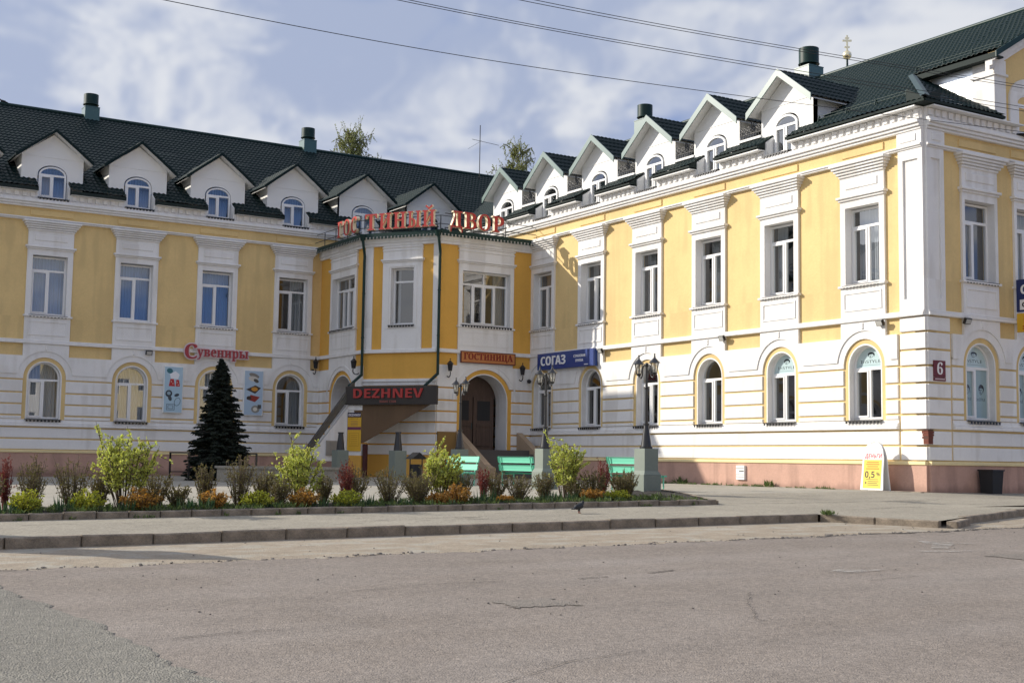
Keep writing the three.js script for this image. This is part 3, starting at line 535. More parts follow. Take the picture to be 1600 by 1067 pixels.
// ---- attic at the right end: metal cheek, corner pier, gable
{
  const xa = 3.09, yTop = roofY(-xa) - 0.12;
  const zb = -2.55;
  mesh('metal_cheek', [tri3([[xa, 11.3, -0.7], [xa, yTop, -0.7], [xa, yTop, -2.8], [xa, 12.6, -2.4]], [[0, 1, 2, 3].reverse()])], M.sheet, hotel);
  fm(FR.E, 'gable_wall', [ex(poly([[xa, 10.55], [12.9, 10.55], [12.9, roofY(-xa) - 0.08], [8, roofY(-8) - 0.1], [xa, roofY(-xa) - 0.08]]), -0.3, 0.0)], M.yellow);
  fm(FR.E, 'attic_pier', [bx(xa - 0.03, xa + 0.5, 10.6, 12.35, -0.72, 0.05), block(xa - 0.08, xa + 0.55, 12.35, 12.43, -0.78, 0.12), bx(xa - 0.03, xa + 0.5, 12.43, 12.85, -0.72, 0.06)], M.white);
  const rk = (d0, d1, n) => ex(poly([[xa - 0.3, roofY(-xa + 0.3) - d0], [8, roofY(-8) - d0], [8, roofY(-8) - d1], [xa - 0.3, roofY(-xa + 0.3) - d1]]), -0.05, n);
  fm(FR.E, 'raking_cornice', [rk(0.10, 0.22, 0.3), rk(0.222, 0.36, 0.2), rk(0.362, 0.5, 0.1)], M.white);
  fm(FR.E, 'bargeboard', [ex(poly([[2.72, roofY(-2.72) + 0.05], [8.0, roofY(-8) + 0.05], [8.0, roofY(-8) - 0.13], [2.72, roofY(-2.72) - 0.13]]), 0.36, 0.40)], M.green);
  mesh('attic_eave', [bx(2.74, 2.80, roofY(-2.75) - 0.14, roofY(-2.75) + 0.02, -2.9, 0.36), bx(2.80, 3.1, roofY(-2.75) - 0.13, roofY(-2.75) - 0.08, -2.9, 0.36)], M.eave, hotel);
  for (const c of [4.60, 9.26]) {
    const s = archPath(c, 0.85, 10.6, 11.75, 0.7, THREE.Shape); s.holes.push(archPath(c, 0.5, 10.72, 11.64, 0.34)); fm(FR.E, 'window_surround', [ex(s, -0.02, 0.07)], M.white);
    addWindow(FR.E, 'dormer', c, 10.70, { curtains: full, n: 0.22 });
  }
}

// ---- dormers
const dHalf = 1.18, dWall = -0.3;
{
  const wallS = new THREE.Shape(); [[-dHalf, 10.55], [dHalf, 10.55], [dHalf, 12.42], [0, 13.30], [-dHalf, 12.42]].forEach(([x, y], i) => i ? wallS.lineTo(x, y) : wallS.moveTo(x, y)); wallS.closePath(); wallS.holes.push(archPath(0, 0.56, 10.70, 11.66, 0.40));
  const line = [bx(-dHalf - 0.005, dHalf + 0.005, 12.36, 12.385, dWall, dWall + 0.018)];
  const rimS = archPath(0, 0.62, 11.2, 11.66, 0.46, THREE.Shape); rimS.holes.push(archPath(0, 0.56, 11.19, 11.66, 0.40));
  const wallG = merge([ex(wallS, dWall - 0.2, dWall), line, ...[-0.625, 0.565].map(x => tri3([[x, 10.6, 0.06], [x, 11.16, 0.06], [x, 11.40, dWall], [x, 10.6, dWall], [x + 0.06, 10.6, 0.06], [x + 0.06, 11.16, 0.06], [x + 0.06, 11.40, dWall], [x + 0.06, 10.6, dWall]], [[0, 4, 5, 1], [1, 5, 6, 2], [0, 1, 2, 3], [7, 6, 5, 4]])), bx(-0.6, 0.6, 10.6, 10.70, dWall, 0.06),
    tri3([[-dHalf, 10.6, dWall], [-dHalf, 12.42, dWall], [-dHalf, 12.42, -1.9], [-dHalf, 10.6, -1.9]], [[0, 1, 2, 3]]), tri3([[dHalf, 10.6, dWall], [dHalf, 12.42, dWall], [dHalf, 12.42, -1.9], [dHalf, 10.6, -1.9]], [[0, 3, 2, 1]])]);
  const s = 0.80, over = 1.46, yE = 13.44 - s * over;
  const side = (sg) => { // tiled slope of the dormer: fan of rows running from eave to ridge
    const g = tiles(-3.75, 0.10, 0, 0, s, Math.hypot(over, over * s), (a, n) => a > (-3.75 + 1.95 * (-n / over) * -1) - 1e9);
    const p = g.attributes.position; for (let i = 0; i < p.count; i++) { const a = p.getX(i), y = p.getY(i), n = p.getZ(i); p.setXYZ(i, sg * (over + n), yE + y, a); }
    if (sg > 0) g.index.array.reverse(); g.computeVertexNormals(); return g;
  };
  const roofG = merge([side(1), side(-1)]);
  const bb = (sg, h) => ex(poly(sg > 0 ? [[0, 13.46], [0, 13.46 - h], [over + 0.03, yE + 0.04 - h], [over + 0.03, yE + 0.04]] : [[0, 13.46], [-over - 0.03, yE + 0.04], [-over - 0.03, yE + 0.04 - h], [0, 13.46 - h]]), 0.09, 0.125);
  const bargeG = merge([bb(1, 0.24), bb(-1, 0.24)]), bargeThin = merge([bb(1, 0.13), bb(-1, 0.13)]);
  const sof = (sg) => tri3([[0, 13.36, 0.09], [sg * over, yE - 0.09, 0.09], [sg * over, yE - 0.09, -1.7], [0, 13.36, -1.7]], [[0, 1, 2, 3]]);
  const sofG = merge([sof(1), sof(-1)]);
  const inner = merge([bx(-dHalf + 0.05, dHalf - 0.05, 10.62, 12.6, -1.95, -1.9)]);
  const make = (f, c, lit) => {
    const w = put(mesh('dormer', wallG, M.trimWhite, hotel), f, c);
    mesh('dormer_roof', roofG, M.roof, w); mesh('bargeboard', lit ? bargeG : bargeThin, lit ? M.glareGreen : M.roof, w); mesh('soffit', sofG, M.trimWhite, w); mesh('back_wall', inner, M.room, w);  // right wing boards take the sunlit green, left wing ones the dark shaded tone
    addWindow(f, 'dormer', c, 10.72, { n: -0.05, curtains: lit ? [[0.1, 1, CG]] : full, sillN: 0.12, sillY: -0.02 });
  };
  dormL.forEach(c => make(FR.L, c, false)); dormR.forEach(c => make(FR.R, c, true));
  // iron scrollwork between the right wing's dormers
  for (let i = 0; i + 1 < dormR.length; i++) {
    const c = (dormR[i] + dormR[i + 1]) / 2, g = [];
    g.push(rod([-0.52, 11.75, -0.34], [0.52, 11.75, -0.34], 0.018));
    for (let k = 0; k < 9; k++) { const x = -0.48 + k * 0.12, up = k === 4 ? 0.55 : 0.28 + 0.1 * (k % 2); const ring = new THREE.TorusGeometry(0.075, 0.016, 5, 12).translate(x, 11.86 + 0.06 * (k % 2), -0.34); g.push(ring, rod([x, 11.55, -0.34], [x, 11.62 + up, -0.34], 0.014), new THREE.TorusGeometry(0.05, 0.014, 5, 10).translate(x + 0.05, 11.62 + up * 0.8, -0.34)); }
    put(mesh('iron_scrollwork', g, M.black, hotel), FR.R, c); put(mesh('wall_strip', [bx(-0.54, 0.54, 11.5, 11.58, -0.4, -0.25)], M.trimWhite, hotel), FR.R, c);
  }
}

// ---- inside: floors, back walls
mesh('inner_floor', [bx(-33, 16.4, 4.95, 5.05, -44, Sz - 0.42), bx(0.42, 16.4, 4.95, 5.05, Sz, -0.42), bx(-6, 0, 4.95, 5.05, Sz, -23), bx(-33, 16.4, 10.4, 10.5, -44, Sz - 0.42), bx(0.42, 16.4, 10.4, 10.5, Sz, -0.42), bx(-33, 16.4, 0.5, 0.6, -44, Sz - 0.42), bx(0.42, 16.4, 0.5, 0.6, Sz, -0.42)], M.room, hotel);
mesh('inner_wall', [bx(-33, 0, 0.6, 10.4, Sz - 3.6, Sz - 3.5), bx(3.5, 3.6, 0.6, 10.4, Sz, -3.5), bx(3.5, 16.4, 0.6, 10.4, -3.6, -3.5), ...colL.map(c => bx(c + 1.6, c + 1.7, 0.6, 10.4, Sz - 3.5, Sz - 0.42)), ...colR.map(c => bx(0.42, 3.5, 0.6, 10.4, c + 1.7, c + 1.8)), ...colE.map(c => bx(c + 1.1, c + 1.2, 0.6, 10.4, -3.5, -0.42))], M.room, hotel);
mesh('outer_wall', [bx(-33.3, 16.8, -1.2, 11.2, -44.6, -44.2), bx(16.4, 16.8, -1.2, 11.2, -44.2, 0), bx(-33.3, -33, -1.2, 11.2, -44.2, Sz), ex(poly([[-44.2, 11.2], [Sz, 11.2], [-36.03, 16]]), 0, 0.3).rotateY(-Math.PI / 2).translate(-33, 0, 0), ex(poly([[12.9, 10.5], [16.8, 10.5], [16.8, 10.8], [12.9, 13.1]]), -0.3, 0)], M.yellow, hotel);

// ------------------------------------------------------------------ the entrance bay in the inner corner
{
  const O = M.ochre;
  const LF = 3.353;
  // side wall B: a is z, from Sz to -23.17 ; front D: a is x, from -4.43 to 0 ; chamfer F: a from 0 to LF
  const cB = -25.2, cD = -2.24;
  const door = (c) => archPath(c, 1.09, -1.15, 3.10);
  const bay = (f, a0, a1, c) => {
    const w = rectPath(a0, a1, -1.2, 9.5, THREE.Shape); w.holes.push(rectPath(c - 1.15, c + 1.15, 6.13, 8.34)); w.holes.push(door(c)); fm(f, 'wall', [ex(w, -0.4, 0)], O);
    const col = rectPath(c - 1.29, c + 1.29, 5.117, 9.30, THREE.Shape); col.holes.push(rectPath(c - 1.12, c + 1.12, 6.15, 8.31)); fm(f, 'pilaster', [ex(col, -0.34, 0.07)], M.white);
    fm(f, 'sill_moulding', [block(c - 1.34, c + 1.34, 6.02, 6.09, -0.05, 0.14)], M.white);
    fm(f, 'head_moulding', [block(c - 1.33, c + 1.33, 8.60, 8.66, -0.05, 0.12), block(c - 1.37, c + 1.37, 8.662, 8.735, -0.05, 0.16)], M.white);
    fm(f, 'capital', [block(c - 1.32, c + 1.32, 9.08, 9.13, -0.05, 0.10), block(c - 1.34, c + 1.34, 9.22, 9.27, -0.05, 0.12)], M.white);
    fm(f, 'entablature', [block(a0, a1, 9.30, 9.42, -0.05, 0.10), bx(a0, a1, 9.42, 9.62, -0.05, 0.14)], M.white);
    const lp = rectPath(c - 1.12, c + 1.12, 5.30, 5.86, THREE.Shape); lp.holes.push(rectPath(c - 1.08, c + 1.08, 5.34, 5.82)); fm(f, 'apron_panel', [ex(lp, 0.06, 0.085)], M.white);
    fm(f, 'string_course', [block(a0, a1, 4.96, 5.055, -0.05, 0.13), block(a0, a1, 5.057, 5.115, -0.05, 0.10)], M.white);
    addWindow(f, 'wide', c, 6.15, { curtains: [[-1, -0.85, CG], [0.55, 1, CG]], sillMat: M.dark });
    // door arch: white ring, spandrel plate, blocks
    const e = [a0, c - 1.27, c + 1.27, a1];
    for (let i = 0; i < 4; i += 2) if (e[i + 1] - e[i] > 0.1) {
      for (const [y0, y1] of [[0.915, 1.29], [1.35, 1.73], [1.79, 2.175], [2.235, 2.61], [2.67, 3.05], [3.11, 3.55]]) fm(f, 'stone_block', [block(e[i] + 0.005, e[i + 1] - 0.005, y0, y1, -0.05, 0.05)], M.white);
      fm(f, 'plinth', [bx(e[i], e[i + 1], -1.2, 0.88, -0.05, 0.07)], O);
    }
    const sp = new THREE.Shape(); sp.moveTo(a0, 3.61); sp.lineTo(c - Math.sqrt(1.27 * 1.27 - 0.51 * 0.51), 3.61); const t0 = Math.asin(0.51 / 1.27); for (let i = 0; i <= 24; i++) { const t = Math.PI - t0 - (Math.PI - 2 * t0) * i / 24; sp.lineTo(c + 1.27 * Math.cos(t), 3.10 + 1.27 * Math.sin(t)); } sp.lineTo(a1, 3.61); for (const [x, y] of [[a1, 4.48], [c + 1.29, 4.48], [c + 1.29, 4.955], [c - 1.29, 4.955], [c - 1.29, 4.48], [a0, 4.48]]) sp.lineTo(x, y); sp.closePath();
    fm(f, 'spandrel', [ex(sp, -0.05, 0.06)], M.white);
    const ring = new THREE.Shape(); for (let i = 0; i <= 24; i++) { const t = Math.PI * i / 24; const q = [c + 1.50 * Math.cos(t), 3.10 + 1.50 * Math.sin(t)]; if (i) ring.lineTo(...q); else ring.moveTo(...q); } for (let i = 24; i >= 0; i--) { const t = Math.PI * i / 24; ring.lineTo(c + 1.44 * Math.cos(t), 3.10 + 1.44 * Math.sin(t)); } ring.closePath();
    fm(f, 'archivolt', [ex(ring, 0.05, 0.085)], M.white);
    const rv = archPath(c, 1.10, -1.0, 3.10, 1.10, THREE.Shape); rv.holes.push(archPath(c, 1.06, -0.95, 3.10, 1.06)); fm(f, 'reveal', [ex(rv, -0.85, 0.004)], M.white);
    // doors set back in the arch
    const dm = fm(f, 'door', [bx(c - 0.98, c - 0.02, 1.1, 3.3, -0.95, -0.88), bx(c + 0.02, c + 0.98, 1.1, 3.3, -0.95, -0.88), bx(c - 1.1, c + 1.1, 3.3, 3.4, -0.95, -0.86), bx(c - 1.1, c + 1.1, 3.4, 4.25, -0.95, -0.92)], M.wood);
    for (const x of [c - 0.5, c + 0.5]) { mesh('door_panel', [block(x - 0.34, x + 0.34, 1.3, 2.0, -0.89, -0.855), block(x - 0.34, x + 0.34, 2.1, 2.25, -0.89, -0.855)], M.wood, dm); mesh('door_pane', [bx(x - 0.3, x + 0.3, 2.35, 3.15, -0.885, -0.87)], M.dark, dm); }
    mesh('door_handle', [rod([c - 0.08, 2.0, -0.83], [c - 0.08, 2.25, -0.83], 0.015)], M.flash, dm);
  };
  bay(FR.B, Sz, -23.17, cB); bay(FR.D, -4.43, 0, cD);
  // chamfered face
  { const f = FR.F, c = 1.74; const w = rectPath(0, LF, -1.2, 9.5, THREE.Shape); w.holes.push(rectPath(c - 0.55, c + 0.55, 6.08, 8.43)); fm(f, 'wall', [ex(w, -0.3, 0)], O);
    const col = rectPath(c - 0.90, c + 0.90, 5.117, 9.30, THREE.Shape); col.holes.push(rectPath(c - 0.52, c + 0.52, 6.11, 8.39)); fm(f, 'pilaster', [ex(col, -0.34, 0.07)], M.white);
    const fr2 = rectPath(c - 0.68, c + 0.68, 5.95, 8.52, THREE.Shape); fr2.holes.push(rectPath(c - 0.60, c + 0.60, 5.97, 8.44)); fm(f, 'architrave', [ex(fr2, 0.06, 0.095)], M.white);
    fm(f, 'head_moulding', [block(c - 0.93, c + 0.93, 8.62, 8.68, -0.05, 0.12), block(c - 0.97, c + 0.97, 8.682, 8.75, -0.05, 0.16)], M.white);
    fm(f, 'capital', [block(c - 0.92, c + 0.92, 9.08, 9.13, -0.05, 0.10), block(c - 0.93, c + 0.93, 9.2, 9.25, -0.05, 0.11)], M.white);
    fm(f, 'entablature', [block(0.0, LF, 9.30, 9.42, -0.05, 0.10), bx(0.0, LF, 9.42, 9.62, -0.05, 0.14)], M.white);
    fm(f, 'corner_strip', [bx(0.0, 0.36, 5.117, 9.3, -0.05, 0.05), bx(LF - 0.22, LF, 5.117, 9.3, -0.05, 0.05)], M.white);
    fm(f, 'string_course', [block(0, LF, 4.96, 5.055, -0.05, 0.13), block(0, LF, 5.057, 5.115, -0.05, 0.10)], M.white);
    fm(f, 'ledge', [block(-0.02, LF + 0.02, 3.80, 3.92, -0.05, 0.13), block(0, LF, 3.66, 3.798, -0.05, 0.08)], M.white);
    addWindow(f, 'single', c, 6.11, { curtains: [[-1, -0.75, CW]] });
    for (const [y0, y1] of [[0.915, 1.29], [1.35, 1.73], [1.79, 2.175], [2.235, 2.61], [2.67, 3.05], [3.11, 3.6]]) fm(f, 'stone_block', [block(0.005, LF - 0.005, y0, y1, -0.05, 0.045)], M.white);
    fm(f, 'plinth', [bx(0, LF, -1.2, 0.88, -0.05, 0.06)], O);
  }
  // bay roof, trim and railing
  const out = 0.38; const P = [[-6.29 - out, Sz + 0.0], [-6.29 - out, -23.05], [-4.55, -20.38 + out], [0.0, -20.38 + out]];
  const slab = (y0, y1, pts) => ex(poly([...pts, [0, Sz], [-6.29 - out, Sz]].map(([x, z]) => [x, -z])), y0, y1).rotateX(-Math.PI / 2);
  mesh('bay_roof', [slab(9.66, 9.74, P)], M.green, hotel);
  mesh('bay_soffit', [slab(9.625, 9.659, P.map(([x, z]) => [x * 0.999, z - 0.01]))], M.trimWhite, hotel);
  { const g = [], rail = [];
    for (let i = 0; i + 1 < P.length; i++) { const a = V(P[i][0], 0, P[i][1]), b = V(P[i + 1][0], 0, P[i + 1][1]), L = a.distanceTo(b), k = Math.round(L / 0.16), d = b.clone().sub(a).normalize(); 
      const q = Math.atan2(-d.z, d.x);
      for (let j = 0; j < k; j++) { const c = a.clone().addScaledVector(d, (j + 0.5) * L / k); g.push(bx(-0.045, 0.045, -0.1, 0, -0.008, 0.008).rotateY(q).translate(c.x, 9.66, c.z)); }
      g.push(bx(-L / 2 - 0.01, L / 2 + 0.01, 9.655, 9.80, -0.012, 0.012).rotateY(q).translate((a.x + b.x) / 2, 0, (a.z + b.z) / 2));
      const m = Math.max(2, Math.round(L / 1.3)); for (let j = 0; j <= m; j++) { const c = a.clone().addScaledVector(d, j * L / m); rail.push(rod([c.x * 0.995, 9.74, c.z - 0.12], [c.x * 0.995, 10.38, c.z - 0.12], 0.018)); }
      for (const y of [10.05, 10.38]) rail.push(rod([a.x * 0.995, y, a.z - 0.12], [b.x * 0.995, y, b.z - 0.12], 0.016)); }
    mesh('eave_trim', g, M.green, hotel); mesh('roof_railing', rail, M.black, hotel); }
  // downpipes
  for (const [x, z, dx, dz] of [[-6.42, -23.1, -0.55, -0.1], [-4.5, -20.22, -0.5, -0.45]]) mesh('downpipe', [tube([[x - 0.18, 9.62, z + 0.2], [x - 0.14, 9.35, z + 0.2], [x + 0.0, 8.95, z + 0.05], [x, 8.7, z + 0.04]], 0.06, 8, 14), rod([x, 8.72, z + 0.04], [x, 4.05, z + 0.04], 0.06, 0.06, 8), rod([x, 4.1, z + 0.04], [x + dx, 3.6, z + 0.04 + dz * 0.3], 0.06, 0.06, 8), new THREE.CylinderGeometry(0.16, 0.07, 0.22, 10).translate(x - 0.18, 9.62, z + 0.2), ...[5.6, 7.4].map(y => new THREE.CylinderGeometry(0.075, 0.075, 0.03, 8).translate(x, y, z + 0.04))], M.green, hotel);
  mesh('inner_floor', [bx(-4.3, 0, 4.9, 5.0, -23.5, -20.8)], M.room, hotel);
  mesh('inner_wall', [bx(-3.6, -3.5, 0.6, 9.4, Sz, -23.5), bx(-5.8, 0, 0.6, 9.4, -23.6, -23.5)], M.room, hotel);
}

// ------------------------------------------------------------------ canopy and outside stair by the bay
{
  const f = FR.F, t = thing('entrance_canopy', 'dark canopy on a banded column over the basement club entrance', 'canopy');
  const pf = (name, g, m) => put(mesh(name, g, m, t), f);
  pf('fascia', [block(-0.02, 4.06, 2.84, 3.56, 1.2, 1.30, 0.01)], std([0.035, 0.028, 0.024], 0.6));
  pf('roof', [ex(poly([[0.1, -0.15], [3.2, -0.15], [3.95, -1.2], [0.1, -1.2]]), 3.46, 3.54).rotateX(-Math.PI / 2)], M.dark);
  pf('side_panel', [ex(poly([[0.26, 2.84], [0.64, 1.34], [0.72, 1.34], [3.7, 2.84]]), 1.12, 1.17)], M.brown);
  const c = pf('column', [block(0.06, 0.66, -0.4, 0.82, 0.62, 1.16), block(0.06, 0.66, 0.85, 1.3, 0.62, 1.16), block(0.06, 0.66, 1.36, 1.74, 0.62, 1.16), block(0.06, 0.66, 1.80, 2.18, 0.62, 1.16), block(0.06, 0.66, 2.24, 2.6, 0.62, 1.16), bx(0.09, 0.63, -0.4, 2.84, 0.66, 1.13), block(0.02, 0.70, 2.62, 2.83, 0.6, 1.18)], M.white);
  mesh('column_base', [block(0.05, 0.67, -0.4, 0.83, 0.61, 1.17)], M.ochre, c);
  const d = mesh('column_groove', [0.83, 1.31, 1.75, 2.19].map(y => bx(0.075, 0.645, y, y + 0.06, 0.63, 1.15)), M.ochre, c);
  pf('post', [bx(0.72, 0.86, -0.4, 1.3, 0.95, 1.1)], std([0.06, 0.012, 0.012], 0.7));
}
{
  const t = thing('stair_enclosure', 'white stair wall under a black sloping roof left of the canopy column', 'stair');
  mesh('side_wall', [ex(poly([[-9.0, -0.4], [-7.0, -0.4], [-7.0, 3.05], [-9.0, 0.55]]), -22.75, -22.5)], M.white, t);
  mesh('plinth', [bx(-9.05, -7.0, -0.4, 0.62, -22.8, -22.46)], std([0.30, 0.19, 0.16], 0.9), t);
  mesh('sloping_roof', [ex(poly([[-9.1, 0.92], [-8.92, 0.82], [-7.0, 3.40], [-7.0, 3.72], [-7.06, 3.72]]), -22.62, -22.42)], M.black, t);
  mesh('vent_grille', [bx(-8.14, -7.64, 0.83, 1.42, -22.5, -22.44), ...Array.from({ length: 7 }, (_, i) => bx(-8.1 + i * 0.065, -8.06 + i * 0.065, 0.87, 1.38, -22.44, -22.42))], std([0.33, 0.30, 0.26], 0.7), t);
}
// steps to the hotel door
{
  const t = thing('entrance_steps', 'broad steps between sloping side walls up to the arched door', 'steps');
  const steps = []; for (let i = 0; i < 7; i++) steps.push(bx(-3.3, -0.75, -0.5, 1.15 - i * 0.16, -20.38, -19.3 + i * 0.29)); mesh('step', steps, std([0.10, 0.09, 0.085], 0.9), t);
  const cheek = (x) => ex(poly([[20.3, -0.5], [17.6, -0.5], [17.6, 0.45], [17.95, 0.55], [20.3, 1.87]].map(([a, b]) => [a, b])), 0, 0.26).rotateY(Math.PI / 2).translate(x, 0, 0);
  for (const x of [-3.58, -0.72]) mesh('side_wall', [cheek(x)], M.beige, t);
  mesh('landing_wall', [bx(-4.4, -3.5, -0.5, 1.84, -20.38, -20.24)], std([0.25, 0.15, 0.05], 0.9), t);
}

// ------------------------------------------------------------------ chimneys, antenna
{
  const mk = (x, y, z, w, hb, hc, label) => { const t = thing('chimney', label, 'chimney', [x, y, z], 0, 'vent chimneys on the green roof'); mesh('shaft', [bx(-w / 2, w / 2, -0.6, hb, -w / 2, w / 2), bx(-w / 2 - 0.012, w / 2 + 0.012, hb - 0.04, hb, -w / 2 - 0.012, w / 2 + 0.012)], M.glareGreen, t); mesh('cowl', [new THREE.CylinderGeometry(w * 0.5, w * 0.5, hc, 18).translate(0, hb + 0.12 + hc / 2, 0), new THREE.CylinderGeometry(w * 0.38, w * 0.38, 0.16, 14).translate(0, hb + 0.06, 0), new THREE.TorusGeometry(w * 0.5, 0.03, 6, 18).rotateX(Math.PI / 2).translate(0, hb + 0.14, 0)], M.green, t); return t; };
  mk(-14.45, 16.15, -36.03, 0.66, 0.6, 0.5, 'dark green vent chimney on the left wing ridge, left one');
  mk(-3.62, 16.15, -36.03, 0.68, 0.62, 0.5, 'dark green vent chimney on the left wing ridge beside the bare birch');
  mk(8, 16.05, -23.2, 0.72, 0.75, 0.6, 'dark green chimney cowl peeping over the middle dormer of the right wing');
  mk(8, 16.0, -12.5, 0.80, 0.62, 0.66, 'tall dark green chimney with pale side above the nearest dormer');
  const a = thing('television_antenna', 'thin roof antenna mast before the bare tree crown', 'antenna', [6.2, 16, -35.5]);
  mesh('mast', [rod([0, -0.5, 0], [0, 2.95, 0], 0.022)], M.dark, a); mesh('crossbar', [rod([-0.5, 2.1, 0], [1.2, 2.0, 0], 0.012), rod([-0.8, 1.5, 0.1], [0.1, 2.1, 0], 0.008)], M.dark, a);
}

// ------------------------------------------------------------------ signs
const serif = await new FontLoader().loadAsync('fonts/droid/droid_serif_bold.typeface.json');
const sans = await new FontLoader().loadAsync('fonts/droid/droid_sans_bold.typeface.json');
{ // big letters along the edge of the bay roof
  const t = thing('rooftop_sign', 'big red letters with cream sides along the edge of the bay roof', 'sign');
  const face = M.red, side = M.letterSide; const cg = new TextGeometry('Н', { font: serif, size: 1, depth: 0.01, bevelEnabled: false }); cg.computeBoundingBox(); const capH = cg.boundingBox.max.y - cg.boundingBox.min.y;
  const put3 = (str, A, B, h) => {
    const dir = B.clone().sub(A), L = dir.length(); dir.normalize(); const ry = Math.atan2(-dir.z, dir.x), n = str.length;
    [...str].forEach((ch, i) => {
      const base = ch === 'Й' ? 'И' : ch; const g = new TextGeometry(base, { font: serif, size: 1, depth: 0.001, bevelEnabled: false }); g.computeBoundingBox(); const b = g.boundingBox;
      const s = h / capH, w = (b.max.x - b.min.x); const g2 = new TextGeometry(base, { font: serif, size: 1, depth: 0.16 / s, bevelEnabled: false });
      const cell = L / n, sx = Math.min(s, cell * 0.86 / w); g2.translate(-(b.min.x + b.max.x) / 2, 0, 0).scale(sx, s, s);
      const m = new THREE.Mesh(g2, [face, side]); m.name = numbered('letter'); m.castShadow = true; t.add(m);
      const p = A.clone().addScaledVector(dir, (i + 0.5) * cell); m.position.set(p.x, 9.93, p.z); m.rotation.y = ry;
      if (ch === 'Й') { const k = new THREE.Mesh(ex(poly([[-0.16, 0.14], [0, 0], [0.16, 0.14], [0.13, 0.2], [0.0, 0.1], [-0.13, 0.2]]), 0, 0.12), [face, side]); k.name = numbered('breve'); k.castShadow = true; m.add(k); k.position.set(0, h * 1.02, 0.02); }
    });
  };
  put3('ГОС', V(-6.55, 0, -25.3), V(-6.55, 0, -23.2), 0.66);
  put3('ТИНЫЙ', V(-6.45, 0, -22.95), V(-4.62, 0, -20.2), 0.66);
  put3('ДВОР', V(-4.25, 0, -20.08), V(-1.65, 0, -20.08), 0.66);
  const fr = []; for (const [a, b] of [[[-6.5, -25.3], [-6.5, -23.2]], [[-6.4, -22.95], [-4.57, -20.2]], [[-4.3, -20.2], [-1.3, -20.2]]]) for (const y of [9.92, 10.5]) fr.push(rod([a[0], y, a[1]], [b[0], y, b[1]], 0.02));
  mesh('frame', fr, M.black, t);
}
function textMesh(name, str, font, h, depth, mat, parent, width) { const g = new TextGeometry(str, { font, size: h, depth, bevelEnabled: false, curveSegments: 5 }); g.computeBoundingBox(); const b = g.boundingBox; g.translate(-(b.min.x + b.max.x) / 2, -(b.min.y + b.max.y) / 2, 0); if (width) g.scale(width / (b.max.x - b.min.x), 1, 1); return mesh(name, g, mat, parent); }
{ // insurance office
  const t = thing('office_sign', 'blue box sign with white letters above the first arched windows', 'sign'); put(t, FR.R, -17.57, 4.72, 0.18);
  mesh('box', [block(-1.96, 1.96, -0.33, 0.33, -0.1, 0.09, 0.01)], phys([0.012, 0.045, 0.22], 0.4, { clearcoat: 0.3 }), t);
  const w = std([0.85, 0.85, 0.85], 0.5); const a = textMesh('lettering', 'СОГАЗ', sans, 0.36, 0.03, w, t, 1.75); a.position.set(-0.80, 0.02, 0.085);
  for (const [s, y] of [['СТРАХОВАЯ', 0.10], ['ГРУППА', -0.08]]) { const b = textMesh('lettering', s, sans, 0.10, 0.01, w, t); b.position.set(1.02, y, 0.088); }
  mesh('lettering', [bx(1.35, 1.6, -0.27, -0.24, 0.085, 0.1)], w, t);
  const e = thing('blade_sign', 'blue and yellow projecting sign at the right edge of the picture', 'sign', [3.74, 5.75, 0.15]);
  mesh('upper_board', [bx(0, 0.08, -0.45, 0.5, 0, 1.9)], phys([0.012, 0.03, 0.14], 0.4), e); mesh('lower_board', [bx(0, 0.08, -1.05, -0.5, 0, 1.9)], std([0.72, 0.42, 0.03], 0.5), e);
  const ry = -Math.PI / 2; const l1 = textMesh('lettering', 'СОГАЗ', sans, 0.28, 0.01, w, e, 1.4); l1.rotation.y = ry; l1.position.set(0, 0.2, 0.85);
  mesh('white_panel', [bx(-0.012, 0, -0.4, -0.1, 0.12, 1.8)], w, e); const l2 = textMesh('lettering', 'СТРАХОВАЯ', sans, 0.14, 0.01, M.dark, e, 1.5); l2.rotation.y = ry; l2.position.set(-0.012, -0.25, 0.95);
  mesh('red_panel', [bx(-0.012, 0, -0.8, -0.58, 0.25, 1.8)], M.red, e); mesh('red_lines', [bx(-0.012, 0, -0.9, -0.87, 0.2, 1.7), bx(-0.012, 0, -0.97, -0.94, 0.2, 1.7)], M.red, e);
}
{ // hotel board over the door
  const t = thing('hotel_sign', 'orange wooden board with dark red letters above the arched door', 'sign'); put(t, FR.D, -2.17, 4.83, 0.15);
  mesh('board', [block(-1.25, 1.25, -0.21, 0.21, -0.04, 0.02, 0.005)], std([0.52, 0.20, 0.06], 0.6), t);
  mesh('border', [bx(-1.28, 1.28, 0.20, 0.235, -0.04, 0.03), bx(-1.28, 1.28, -0.235, -0.20, -0.04, 0.03), bx(-1.28, -1.245, -0.2, 0.2, -0.04, 0.03), bx(1.245, 1.28, -0.2, 0.2, -0.04, 0.03)], std([0.12, 0.02, 0.015], 0.6), t);
  const a = textMesh('lettering', 'ГОСТИНИЦА', serif, 0.26, 0.02, std([0.22, 0.015, 0.008], 0.6), t, 2.3); a.position.set(0, 0, 0.02);
}
